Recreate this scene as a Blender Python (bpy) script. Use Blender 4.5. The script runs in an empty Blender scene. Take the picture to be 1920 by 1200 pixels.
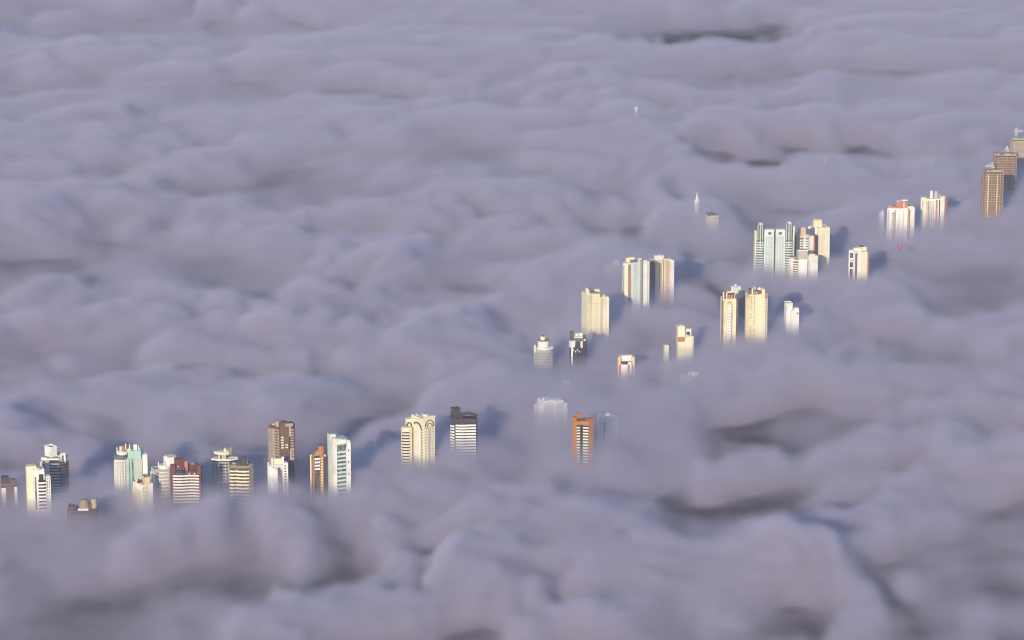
import bpy, bmesh, math, random
import numpy as np
from mathutils import Vector

random.seed(7)
RNG = np.random.default_rng(11)
scene = bpy.context.scene
C = scene.collection

# ------------------------------------------------------------------ camera
W, H = 1920.0, 1200.0
FOG_TOP = 45.0                      # mean level of the fog's top above the ground
CAM_H = FOG_TOP + 907.0
PITCH = math.radians(14.0)
HFOV = math.radians(16.0)
cam_data = bpy.data.cameras.new('camera')
cam = bpy.data.objects.new('camera', cam_data)
C.objects.link(cam)
cam.location = (0, 0, CAM_H)
cam.rotation_euler = (math.pi / 2 - PITCH, 0, 0)
cam_data.sensor_fit = 'HORIZONTAL'
cam_data.angle = HFOV
cam_data.clip_start = 1.0
cam_data.clip_end = 60000.0
scene.camera = cam

# ------------------------------------------------------------------ sky, sun, exposure
SUN_EL = math.radians(14.5)
SUN_AZ = math.radians(14.0)         # the sun stands behind the camera, this far to its left
world = bpy.data.worlds.new('World')
scene.world = world
world.use_nodes = True
wn = world.node_tree.nodes
wl = world.node_tree.links
wn.clear()
sky = wn.new('ShaderNodeTexSky')
sky.sky_type = 'NISHITA'
sky.sun_disc = False
sky.sun_elevation = SUN_EL
sun_from = Vector((-math.sin(SUN_AZ) * math.cos(SUN_EL), -math.cos(SUN_AZ) * math.cos(SUN_EL), math.sin(SUN_EL)))
sky.sun_rotation = math.atan2(sun_from.x, sun_from.y)
sky.altitude = 900
sky.air_density = 1.0
sky.dust_density = 0.6
bg = wn.new('ShaderNodeBackground')
bg.inputs['Strength'].default_value = 0.15
wo = wn.new('ShaderNodeOutputWorld')
wl.new(sky.outputs['Color'], bg.inputs['Color'])
wl.new(bg.outputs['Background'], wo.inputs['Surface'])
sun_data = bpy.data.lights.new('sun', 'SUN')
sun_data.energy = 5.0
sun_data.angle = math.radians(0.5)
sun_data.color = (1.0, 0.85, 0.63)
sun = bpy.data.objects.new('sun', sun_data)
C.objects.link(sun)
sun.rotation_euler = (-sun_from).to_track_quat('-Z', 'Y').to_euler()
sun.location = (-800, -1500, 1500)
scene.view_settings.view_transform = 'Standard'
scene.view_settings.look = 'None'
scene.view_settings.exposure = 0.03
scene.view_settings.gamma = 1.0
scene.view_settings.use_curve_mapping = False
cy = scene.cycles
cy.use_denoising = True
cy.use_adaptive_sampling = True
cy.adaptive_threshold = 0.03
cy.filter_width = 1.15
cy.volume_bounces = 2
cy.max_bounces = 6
cy.diffuse_bounces = 2
cy.glossy_bounces = 2
cy.volume_step_rate = 3.0
cy.volume_max_steps = 256
cy.sample_clamp_indirect = 4.0


# ------------------------------------------------------------------ picture <-> place
def ray(px, py):
    k = math.tan(HFOV / 2) / (W / 2)
    x, y = (px - W / 2) * k, -(py - H / 2) * k
    d = Vector((x, math.cos(PITCH) + y * math.sin(PITCH), -math.sin(PITCH) + y * math.cos(PITCH)))
    return d


def on_level(px, py, z):
    """where the sight line through this point of the photograph meets the level z: (x, y, metres per photo pixel)"""
    d = ray(px, py)
    t = (z - CAM_H) / d.z
    return d.x * t, d.y * t, t * math.tan(HFOV / 2) / (W / 2)


def tag(o, label=None, cat=None, group=None, kind=None):
    if label: o['label'] = label
    if cat: o['category'] = cat
    if group: o['group'] = group
    if kind: o['kind'] = kind
    return o


# ------------------------------------------------------------------ materials
def new_mat(name):
    m = bpy.data.materials.new(name)
    m.use_nodes = True
    m.node_tree.nodes.clear()
    return m, m.node_tree.nodes, m.node_tree.links


MATS = {}


def wall_mat(name, col, rough=0.75, grime=0.25, grime_col=(0.18, 0.17, 0.15), spec=0.3):
    """painted render or tiles: broad blotches, rain streaks down the wall, faint floor lines"""
    if name in MATS: return MATS[name]
    m, n, l = new_mat(name)
    out = n.new('ShaderNodeOutputMaterial')
    b = n.new('ShaderNodeBsdfPrincipled')
    b.inputs['Roughness'].default_value = rough
    b.inputs['Specular IOR Level'].default_value = spec
    geo = n.new('ShaderNodeNewGeometry')
    big = n.new('ShaderNodeTexNoise'); big.inputs['Scale'].default_value = 0.11; big.inputs['Detail'].default_value = 4
    l.new(geo.outputs['Position'], big.inputs['Vector'])
    mp = n.new('ShaderNodeMapping'); mp.inputs['Scale'].default_value = (0.9, 0.9, 0.07)
    l.new(geo.outputs['Position'], mp.inputs['Vector'])
    st = n.new('ShaderNodeTexNoise'); st.inputs['Scale'].default_value = 1.0; st.inputs['Detail'].default_value = 5
    l.new(mp.outputs['Vector'], st.inputs['Vector'])
    mul = n.new('ShaderNodeMath'); mul.operation = 'MULTIPLY'
    l.new(big.outputs['Fac'], mul.inputs[0]); l.new(st.outputs['Fac'], mul.inputs[1])
    r = n.new('ShaderNodeMapRange')
    r.inputs['From Min'].default_value = 0.2; r.inputs['From Max'].default_value = 0.42
    r.inputs['To Min'].default_value = 0.0; r.inputs['To Max'].default_value = grime
    l.new(mul.outputs[0], r.inputs['Value'])
    mx = n.new('ShaderNodeMix'); mx.data_type = 'RGBA'
    mx.inputs['A'].default_value = (*col, 1); mx.inputs['B'].default_value = (*grime_col, 1)
    l.new(r.outputs['Result'], mx.inputs['Factor'])
    l.new(mx.outputs['Result'], b.inputs['Base Color'])
    l.new(b.outputs['BSDF'], out.inputs['Surface'])
    MATS[name] = m
    return m


def glass_mat(name, col, rough=0.12):
    if name in MATS: return MATS[name]
    m, n, l = new_mat(name)
    out = n.new('ShaderNodeOutputMaterial')
    b = n.new('ShaderNodeBsdfPrincipled')
    b.inputs['Roughness'].default_value = rough
    b.inputs['Specular IOR Level'].default_value = 0.5
    geo = n.new('ShaderNodeNewGeometry')
    v = n.new('ShaderNodeTexWhiteNoise'); v.noise_dimensions = '3D'
    sn = n.new('ShaderNodeVectorMath'); sn.operation = 'SNAP'; sn.inputs[1].default_value = (1.7, 1.7, 3.0)
    l.new(geo.outputs['Position'], sn.inputs[0]); l.new(sn.outputs[0], v.inputs['Vector'])
    mx = n.new('ShaderNodeMix'); mx.data_type = 'RGBA'
    mx.inputs['A'].default_value = (*[c * 0.55 for c in col], 1)
    mx.inputs['B'].default_value = (*[min(1, c * 1.9 + 0.02) for c in col], 1)
    l.new(v.outputs['Value'], mx.inputs['Factor'])
    l.new(mx.outputs['Result'], b.inputs['Base Color'])
    l.new(b.outputs['BSDF'], out.inputs['Surface'])
    MATS[name] = m
    return m


# ------------------------------------------------------------------ the fog: height map
FX0, FX1, FY0, FY1 = -1000.0, 1000.0, 2300.0, 6500.0
STEP = 4.0
NX, NY = int((FX1 - FX0) / STEP), int((FY1 - FY0) / STEP)
gx = FX0 + (np.arange(NX) + 0.5) * STEP
gy = FY0 + (np.arange(NY) + 0.5) * STEP
GX, GY = np.meshgrid(gx, gy)          # [iy, ix]


def band_noise(wave, ax=1.0, ay=1.0, rot=0.0):
    """smooth random field with features about wave metres across, stretched ax by ay, unit variance"""
    n = RNG.standard_normal((NY, NX))
    f = np.fft.rfft2(n)
    ky = np.fft.fftfreq(NY, STEP)[:, None]
    kx = np.fft.rfftfreq(NX, STEP)[None, :]
    c, s = math.cos(rot), math.sin(rot)
    u, v = (kx * c + ky * s) * ax, (-kx * s + ky * c) * ay
    k = np.sqrt(u * u + v * v) * wave
    g = k ** 2 * np.exp(-(k ** 2) * 1.2)
    o = np.fft.irfft2(f * g, s=(NY, NX))
    return o / o.std()


def warp(a, dx, dy):
    iy = np.clip((np.arange(NY)[:, None] + dy / STEP), 0, NY - 1.001)
    ix = np.clip((np.arange(NX)[None, :] + dx / STEP), 0, NX - 1.001)
    y0, x0 = iy.astype(int), ix.astype(int)
    fy, fx = iy - y0, ix - x0
    return (a[y0, x0] * (1 - fy) * (1 - fx) + a[y0, x0 + 1] * (1 - fy) * fx
            + a[y0 + 1, x0] * fy * (1 - fx) + a[y0 + 1, x0 + 1] * fy * fx)


def billow(n, e=0.35):
    b = np.sqrt(n * n + e * e)
    return (b - b.mean()) / b.std()


wx, wy = band_noise(420) * 50, band_noise(420) * 50


def rolls(rot, ax=1.5, ay=0.72):
    return (6.0 * band_noise(800, ax, ay, rot)
            + 5.5 * billow(band_noise(460, ax, ay, rot), 0.6)
            + 3.4 * billow(band_noise(250, ax, ay, rot + .1), 0.6)
            + 1.6 * billow(band_noise(130, ax, ay, rot), 0.6)
            + 0.8 * band_noise(70, ax, ay, rot))


def hazy_patches(rot, ax=1.6, ay=0.75):
    return 6.0 * band_noise(700, ax, ay, rot) + 6.0 * band_noise(260, ax, ay, rot) + 4.5 * band_noise(110, ax, ay, rot)


# the fog streams across the view far away and runs off slantwise in the near right part
slant = np.clip((3650.0 - GY + 0.5 * GX) / 500.0, 0, 1)
relief = rolls(0.08) * (1 - slant) + rolls(0.7, 1.3, .85) * slant
calm = 1.0 - 0.5 * np.clip((GY - 3500.0) / 1300.0, 0, 1)
relief = warp(relief, wx, wy) * (0.35 + 0.65 * calm)



def puffs(cell, rot=0.0, k=7.0):
    """rounded cauliflower heads: smooth nearest-point distance, 0 at the rims to 1 at the heads"""
    wob = band_noise(cell * 1.6) * cell * .22
    c, s = math.cos(rot), math.sin(rot)
    U, V = ((GX * c + GY * s) * .58 + wob) / cell, ((GY * c - GX * s) * 1.05 + warp(wob, 60, 40)) / cell
    iu, iv = np.floor(U).astype(int), np.floor(V).astype(int)
    acc = np.zeros_like(U)
    for du in (-1, 0, 1):
        for dv in (-1, 0, 1):
            a, b = iu + du, iv + dv
            h = (a * 374761393 + b * 668265263) & 0xffffffff
            h = ((h ^ (h >> 13)) * 1274126177) & 0xffffffff
            h = h ^ (h >> 16)
            fx, fy = (h & 1023) / 1023.0, ((h >> 10) & 1023) / 1023.0
            d = np.sqrt((a + fx - U) ** 2 + (b + fy - V) ** 2)
            acc += np.exp(-k * d)
    d = -np.log(acc) / k
    return np.clip(.55 - d, -1, 1)


lump = np.clip(0.75 + 0.55 * band_noise(480), 0.15, 1.7)


def heads(rot):
    return 12.0 * puffs(170.0, rot) + lump * (11.0 * puffs(95.0, rot) + 7.0 * puffs(48.0, rot))


pf = heads(0.05) * (1 - slant) + heads(0.75) * slant
relief += (pf - pf.mean()) * calm ** 1.5

# rolls and furrows of the fog, traced from the photograph: (x, y) photo points, half width across in metres, height
FOLDS = [
    ([(0, 420), (130, 330), (300, 310), (480, 300), (620, 290), (760, 310), (850, 350)], 60, 9),
    ([(330, 400), (560, 390), (700, 405), (830, 400)], 42, -13),
    ([(60, 560), (200, 470), (420, 425), (560, 440), (760, 480)], 65, 8),
    ([(0, 440), (60, 470)], 60, -10),
    ([(420, 600), (640, 545), (900, 560), (1010, 610)], 35, -8),
    ([(150, 660), (400, 620), (620, 640), (860, 690)], 50, 5),
    ([(300, 720), (520, 700), (700, 680), (860, 690)], 35, -5),
    ([(0, 760), (160, 720), (380, 745), (600, 735), (800, 720), (960, 730)], 55, 6),
    ([(0, 985), (160, 960), (330, 935), (480, 950), (700, 920), (860, 880), (1000, 860), (1180, 890)], 40, 8),
    ([(250, 1010), (420, 1030), (620, 1045), (820, 990)], 28, -10),
    ([(40, 1110), (250, 1060), (420, 1090)], 40, 7),
    ([(500, 1180), (700, 1080), (900, 1040), (1050, 1000), (1200, 990)], 45, 8),
    ([(900, 900), (1060, 885), (1200, 890), (1300, 895)], 34, -4),
    ([(1420, 880), (1540, 850), (1700, 835), (1860, 815), (1920, 790)], 34, -10),
    ([(1440, 1000), (1600, 910), (1760, 880), (1920, 850)], 55, 7),
    ([(1330, 720), (1450, 690), (1560, 670), (1680, 690), (1800, 700), (1920, 640)], 60, 12),
    ([(1250, 820), (1330, 840), (1420, 850)], 35, 8),
    ([(1340, 740), (1400, 790), (1490, 800), (1560, 790)], 25, -9),
    ([(1290, 750), (1250, 720), (1130, 700)], 25, -7),
    ([(1270, 46), (1330, 42), (1410, 38)], 74, -58),
    ([(1410, 266), (1490, 254), (1580, 256)], 50, -50),
    ([(1390, 278), (1440, 270)], 45, -30),
    ([(1280, 200), (1340, 190), (1440, 190)], 45, -16),
    ([(1150, 222), (1210, 222)], 35, -16),
    ([(1600, 190), (1500, 175)], 40, -10),
    ([(1080, 90), (1300, 80), (1600, 75), (1900, 90)], 90, 10),
    ([(1300, 230), (1500, 220), (1700, 230)], 50, 8),
    ([(1230, 320), (1330, 300), (1500, 300), (1600, 320)], 45, 6),
    ([(1000, 375), (1080, 385), (1160, 400)], 28, -15),
    ([(1310, 512), (1345, 518)], 22, -24),
    ([(1340, 415), (1400, 400)], 28, -9),
    ([(1500, 410), (1600, 405), (1650, 410)], 40, -9),
    ([(1160, 640), (1230, 610), (1260, 640)], 30, -12),
    ([(850, 570), (1000, 605)], 22, -8),
    ([(560, 680), (640, 690)], 22, -8),
    ([(220, 280), (280, 262)], 45, -14),
    ([(600, 145), (720, 150)], 45, -13),
    ([(800, 170), (960, 165)], 55, -9),
    ([(90, 890), (170, 900), (195, 935)], 28, -10),
    ([(395, 900), (420, 890)], 25, -8),
    ([(940, 815), (1000, 810)], 22, -8),
    ([(1600, 1090), (1750, 1080), (1900, 1100)], 28, -10),
    ([(1480, 1120), (1530, 1150)], 22, -10),
    ([(1480, 980), (1640, 990), (1860, 1040)], 30, -6),
]


def fold_field(pts, half):
    """distance falloff (gaussian) from a polyline given in photo pixels"""
    P = [on_level(px, py, FOG_TOP)[:2] for px, py in pts]
    best = np.full((NY, NX), 1e9)
    for (ax, ay), (bx, by) in zip(P[:-1], P[1:]):
        dx, dy = bx - ax, by - ay
        t = np.clip(((GX - ax) * dx + (GY - ay) * dy) / (dx * dx + dy * dy + 1e-6), 0, 1)
        d = (GX - ax - t * dx) ** 2 + (GY - ay - t * dy) ** 2
        best = np.minimum(best, d)
    return np.exp(-best / (2 * half * half))


height = FOG_TOP + relief
jx, jy = band_noise(130) * 16 + band_noise(55) * 7, band_noise(130) * 20 + band_noise(55) * 9
for pts, half, amp in FOLDS:
    height = height + 0.85 * amp * warp(fold_field(pts, half), jx, jy)
near_thin = np.clip((3450.0 - GY) / 700.0, 0, 1) * 0.5 * (0.8 + 0.45 * np.clip(GX / 350.0, -1, 1))
patches = hazy_patches(0.1) * (1 - slant) + 1.35 * hazy_patches(0.95) * slant
thin = np.clip((FOG_TOP - 1.0 - height + patches) / 17.0 + near_thin + 0.44 - 0.12 * (1 - calm), 0, 1)
soft = 18.0 + 72.0 * thin * thin * (3 - 2 * thin)

# places of the towers: the fog there is levelled to FOG_TOP (cx, fade y, radius m, softness)
SPOTS = []


def spot(px, fade, radius=45, softness=None, dz=0.0):
    SPOTS.append((px, fade, radius, softness, dz))
# ------------------------------------------------------------------ tower kit
SP, CP = math.sin(PITCH), math.cos(PITCH)


class Tower:
    """A building whose outline is given in photo pixels at its own distance: x along the picture, y away from the
    camera, heights from the picture row; every length is turned into metres with the scale at its foot."""

    def __init__(self, name, label, cx, fade, cat='tower', group='towers rising out of the fog',
                 yaw=20.0, radius=45, softness=None, dz=0.0, level=True):
        self.cx, self.fade, self.yaw = cx, fade, math.radians(yaw)
        x, y, s = on_level(cx, fade, FOG_TOP)
        self.s = s
        if level: spot(cx, fade, radius, softness, dz + 11.0)
        self.root = bpy.data.objects.new(name, None); C.objects.link(self.root)
        self.root.location = (x, y, 0); self.root.empty_display_size = 20
        tag(self.root, label, cat, group)
        self.acc = {}

    # -- units
    def P(self, px, y): return Vector(((px - self.cx) * self.s, y * self.s))

    def Z(self, py, y=0.0):
        return FOG_TOP + (self.fade - py - y * SP) / CP * self.s

    # -- meshes
    def link(self, name, bm, mat, parent=None):
        bmesh.ops.recalc_face_normals(bm, faces=bm.faces)
        me = bpy.data.meshes.new(name); bm.to_mesh(me); bm.free(); me.materials.append(mat)
        o = bpy.data.objects.new(name, me); C.objects.link(o); o.parent = parent or self.root
        return o

    def bucket(self, name, mat):
        k = (name, mat.name)
        if k not in self.acc: self.acc[k] = (bmesh.new(), mat)
        return self.acc[k][0]

    def prism(self, name, poly, top, mat, bot=None, y0=None, taper=1.0, z1=None, z0=None, parent=None):
        """poly [(px, y)] standing on the ground (or on picture row bot) up to picture row top (read at depth y0)"""
        if y0 is None: y0 = min(p[1] for p in poly)
        if z1 is None: z1 = self.Z(top, y0)
        if z0 is None: z0 = 0.0 if bot is None else self.Z(bot, y0)
        bm = bmesh.new()
        pts = [self.P(*p) for p in poly]
        c = sum(pts, Vector((0, 0))) / len(pts)
        lo = [bm.verts.new((p.x, p.y, z0)) for p in pts]
        hi = [bm.verts.new((c.x + (p.x - c.x) * taper, c.y + (p.y - c.y) * taper, z1)) for p in pts]
        bm.faces.new(lo); bm.faces.new(hi)
        for i in range(len(pts)):
            j = (i + 1) % len(pts)
            bm.faces.new((lo[i], lo[j], hi[j], hi[i]))
        return self.link(name, bm, mat, parent)

    def quad(self, xl, xc, xr, y0=0.0, yaw=None):
        """footprint of a box seen over its near corner xc: left side xl..xc, right side xc..xr; order near, right, far, left"""
        a = self.yaw if yaw is None else math.radians(yaw)
        t = max(math.tan(a), 0.05)
        dl, dr = (xc - xl) / t, (xr - xc) * t
        return [(xc, y0), (xr, y0 + dr), (xr - (xc - xl), y0 + dr + dl), (xl, y0 + dl)]

    def box(self, name, xl, xc, xr, top, mat, bot=None, y0=0.0, yaw=None, depth=None, parapet=0.0, pmat=None):
        q = self.quad(xl, xc, xr, y0, yaw)
        if depth is not None:                       # a box seen almost face on: give its depth
            a = self.yaw if yaw is None else math.radians(yaw)
            dx, dy = -math.sin(a) * depth, math.cos(a) * depth
            q = [q[0], q[1], (q[1][0] + dx, q[1][1] + dy), (q[0][0] + dx, q[0][1] + dy)]
        o = self.prism(name, q, top, mat, bot, y0)
        if parapet:
            self.parapet(q, self.Z(top, y0), parapet, pmat or mat)
        return q

    def parapet(self, poly, z, h, mat, t=0.35, name='parapet'):
        bm = self.bucket(name, mat)
        pts = [self.P(*p) for p in poly]
        c = sum(pts, Vector((0, 0))) / len(pts)
        r = sum((p - c).length for p in pts) / len(pts)
        outer = [c + (p - c) * (1 + 0.06 / r) for p in pts]
        inn = [c + (p - c) * max(0.2, 1 - t * 1.4 / r) for p in pts]
        V = lambda p, zz: bm.verts.new((p.x, p.y, zz))
        a = [V(p, z - 0.25) for p in outer]; b = [V(p, z + h) for p in outer]
        d = [V(p, z + h) for p in inn]; e = [V(p, z + 0.01) for p in inn]
        n = len(pts)
        for i in range(n):
            j = (i + 1) % n
            for u, v in ((a, b), (b, d), (d, e)):
                bm.faces.new((u[i], u[j], v[j], v[i]))

    def cbox(self, name, px, py_top, w, h, mat, y=5.0, d=None, off=None):
        """small box on a roof: centred px, top row, width and height in px"""
        d = d or w
        z1 = self.Z(py_top, y)
        z0 = z1 - h * self.s / CP
        c, s = math.cos(self.yaw), math.sin(self.yaw)
        pts = [(-w / 2, -d / 2), (w / 2, -d / 2), (w / 2, d / 2), (-w / 2, d / 2)]
        k = 1 / (c + s * d / w)
        poly = [(px + (x * c - yy * s) * k, y + (x * s + yy * c) * k) for x, yy in pts]
        return self.prism(name, poly, None, mat, z1=z1, z0=z0)

    def drum(self, name, px, y, r, top, mat, bot=None, n=20, taper=1.0, ry=None):
        poly = [(px + r * math.cos(i / n * 2 * math.pi), y + (ry or r) * math.sin(i / n * 2 * math.pi)) for i in range(n)]
        return self.prism(name, poly, top, mat, bot, y0=y - (ry or r), taper=taper), poly

    def mast(self, px, py_top, h, y=5.0, r=0.18, name='antenna', mat=None):
        x, yy = self.P(px, y)
        z1 = self.Z(py_top, y); z0 = z1 - h * self.s / CP
        bm = self.bucket(name, mat or M['steel'])
        a = [bm.verts.new((x + r * math.cos(k * math.pi / 2), yy + r * math.sin(k * math.pi / 2), z0)) for k in range(4)]
        b = [bm.verts.new((x + r * .5 * math.cos(k * math.pi / 2), yy + r * .5 * math.sin(k * math.pi / 2), z1)) for k in range(4)]
        for i in range(4):
            j = (i + 1) % 4
            bm.faces.new((a[i], a[j], b[j], b[i]))
        bm.faces.new(b)

    # -- facades
    def skin(self, p0, p1, top, bot, cols, pitch, frac, wall, glass, proud=0.65, first=0.5, skip=0.0, sill=True):
        """a storey-high outer wall from p0 to p1 with window openings: cols [(u0, u1)...] of its width, one row per storey
        of pitch px; the panes lie back behind the openings"""
        a, b = self.P(*p0), self.P(*p1)
        dirv = (b - a); Lw = dirv.length
        if Lw < 0.2: return
        dirv.normalize(); nrm = Vector((dirv.y, -dirv.x))
        yref = p0[1]
        z1, z0 = self.Z(top, yref), self.Z(bot, yref)
        ph = pitch * self.s / CP
        us = [0.0]
        for c0, c1 in cols: us += [c0, c1]
        us.append(1.0)
        zs = [z1]
        z = z1 - first * ph
        while z - ph * frac > z0 + 0.3:
            zs += [z, z - ph * frac]
            z -= ph
        zs.append(z0)
        W_, G = bmesh.new(), self.bucket('windows', glass)
        S_ = self.bucket('window_sills', wall)

        def pt(u, z, off):
            q = a + dirv * (u * Lw) + nrm * off
            return (q.x, q.y, z)
        for i in range(len(us) - 1):
            for k in range(len(zs) - 1):
                if us[i + 1] - us[i] < 1e-5: continue
                opening = i % 2 == 1 and k % 2 == 1 and random.random() >= skip
                c = [(us[i], zs[k]), (us[i + 1], zs[k]), (us[i + 1], zs[k + 1]), (us[i], zs[k + 1])]
                if not opening:
                    W_.faces.new([W_.verts.new(pt(u, z, proud)) for u, z in c])
                    if i in (0, len(us) - 2):       # the skin's outer edges
                        u = 0.0 if i == 0 else 1.0
                        W_.faces.new([W_.verts.new(pt(u, zs[k], proud)), W_.verts.new(pt(u, zs[k], 0)),
                                      W_.verts.new(pt(u, zs[k + 1], 0)), W_.verts.new(pt(u, zs[k + 1], proud))])
                    if k == 0:
                        W_.faces.new([W_.verts.new(pt(us[i], z1, proud)), W_.verts.new(pt(us[i + 1], z1, proud)),
                                      W_.verts.new(pt(us[i + 1], z1, 0)), W_.verts.new(pt(us[i], z1, 0))])
                else:
                    G.faces.new([G.verts.new(pt(u, z, 0.06)) for u, z in c])
                    for (u, z), (u2, z2) in zip(c, c[1:] + c[:1]):
                        W_.faces.new([W_.verts.new(pt(u, z, proud)), W_.verts.new(pt(u2, z2, proud)),
                                      W_.verts.new(pt(u2, z2, 0.0)), W_.verts.new(pt(u, z, 0.0))])
                    if sill:
                        u, u2, zz = us[i], us[i + 1], zs[k + 1]
                        v = [S_.verts.new(pt(p, q, o)) for p, q, o in
                             ((u, zz, proud), (u2, zz, proud), (u2, zz, proud + .18), (u, zz, proud + .18),
                              (u, zz + .12, proud), (u2, zz + .12, proud), (u2, zz + .12, proud + .18), (u, zz + .12, proud + .18))]
                        for f in ((3, 2, 6, 7), (4, 5, 6, 7), (0, 1, 2, 3)):
                            S_.faces.new([v[q] for q in f])
        bmesh.ops.remove_doubles(W_, verts=W_.verts, dist=0.002)
        return self.link('outer_wall', W_, wall)

    def pane(self, p0, p1, top, bot, glass, off=0.08, name='windows'):
        """one tall glazed strip"""
        a, b = self.P(*p0), self.P(*p1)
        d = (b - a).normalized(); n = Vector((d.y, -d.x)) * off
        z1, z0 = self.Z(top, p0[1]), self.Z(bot, p0[1])
        G = self.bucket(name, glass)
        G.faces.new([G.verts.new((q.x + n.x, q.y + n.y, z)) for q, z in ((a, z1), (b, z1), (b, z0), (a, z0))])

    def slab(self, p0, p1, top, bot, mat, out=0.6, name='pilaster', each=True, back=0.3):
        """a flat raised strip or band on a wall"""
        a, b = self.P(*p0), self.P(*p1)
        d = (b - a).normalized(); n = Vector((d.y, -d.x))
        z1, z0 = self.Z(top, p0[1]), self.Z(bot, p0[1])
        bm = bmesh.new() if each else self.bucket(name, mat)
        ring = [a + n * out, b + n * out, b - n * back, a - n * back]
        lo = [bm.verts.new((q.x, q.y, z0)) for q in ring]; hi = [bm.verts.new((q.x, q.y, z1)) for q in ring]
        bm.faces.new(lo); bm.faces.new(hi)
        for i in range(4):
            j = (i + 1) % 4
            bm.faces.new((lo[i], lo[j], hi[j], hi[i]))
        if each: return self.link(name, bm, mat)

    def balconies(self, path, top, bot, pitch, mat, out=1.3, frac=0.5, glass=None, cap=0.0, slab_t=0.25, gtop=None, skip=None):
        """one balcony per storey: floor slab and parapet swept along the path (left to right), dark glazing behind"""
        pts = [self.P(*p) for p in path]
        y0 = path[0][1]
        if glass:
            for i in range(len(path) - 1):
                self.pane(path[i], (path[i + 1][0], path[i + 1][1]), gtop if gtop is not None else top - pitch * .5, bot, glass, off=0.1)
        nr = []
        for i in range(len(pts)):
            d = (pts[min(i + 1, len(pts) - 1)] - pts[max(i - 1, 0)]).normalized()
            nr.append(Vector((d.y, -d.x)))
        ph = pitch * self.s / CP
        h = ph * frac
        prof = [(0.05, 0), (out, 0), (out, h), (out - 0.2, h), (out - 0.2, slab_t), (0.05, slab_t)]
        bm = bmesh.new()
        rings = [[bm.verts.new((p.x + n.x * o, p.y + n.y * o, z)) for o, z in prof] for p, n in zip(pts, nr)]
        for r0, r1 in zip(rings[:-1], rings[1:]):
            for i in range(6):
                j = (i + 1) % 6
                bm.faces.new((r0[i], r0[j], r1[j], r1[i]))
        for r in (rings[0], rings[-1]): bm.faces.new(r)
        z = self.Z(top, y0) - h
        zb = self.Z(bot, y0)
        first = self.link('balcony', bm, mat)
        first.location.z = z
        k = 0
        while z - ph > zb:
            z -= ph; k += 1
            if skip and k in skip: continue
            c = first.copy(); C.objects.link(c); c.parent = self.root; c.location.z = z

    def clutter(self, poly, zrow, y0, n=4, mat=None, seed=0):
        """vents, hatches and small tanks standing on a flat roof"""
        rr = random.Random(seed)
        bm = self.bucket('roof_vents', mat or M['pale_concrete'])
        pts = [self.P(*p) for p in poly]
        z = self.Z(zrow, y0)
        for _ in range(n):
            u, v = rr.uniform(.2, .8), rr.uniform(.2, .8)
            q = (pts[0] * (1 - u) + pts[1] * u) * (1 - v) + (pts[3 % len(pts)] * (1 - u) + pts[2] * u) * v
            w, d, h = rr.uniform(.5, 1.2), rr.uniform(.5, 1.2), rr.uniform(.6, 1.8)
            vs = bmesh.ops.create_cube(bm, size=1)['verts']
            for vv in vs:
                vv.co = Vector((q.x + vv.co.x * w * 2, q.y + vv.co.y * d * 2, z + (vv.co.z + .5) * h))

    def done(self):
        for (name, _), (bm, mat) in self.acc.items():
            if not bm.faces:
                bm.free(); continue
            o = self.link(name, bm, mat)
            if name in ('windows', 'window_sills', 'roof_vents', 'lattice'): o['kind'] = 'stuff'
        self.acc = {}
        return self.root


def cols(n, w=0.5, u0=0.06, u1=0.94):
    """n evenly spaced openings, each filling w of its share"""
    st = (u1 - u0) / n
    return [(u0 + st * (i + .5 - w / 2), u0 + st * (i + .5 + w / 2)) for i in range(n)]


def lerp(a, b, t): return (a[0] + (b[0] - a[0]) * t, a[1] + (b[1] - a[1]) * t)


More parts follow.
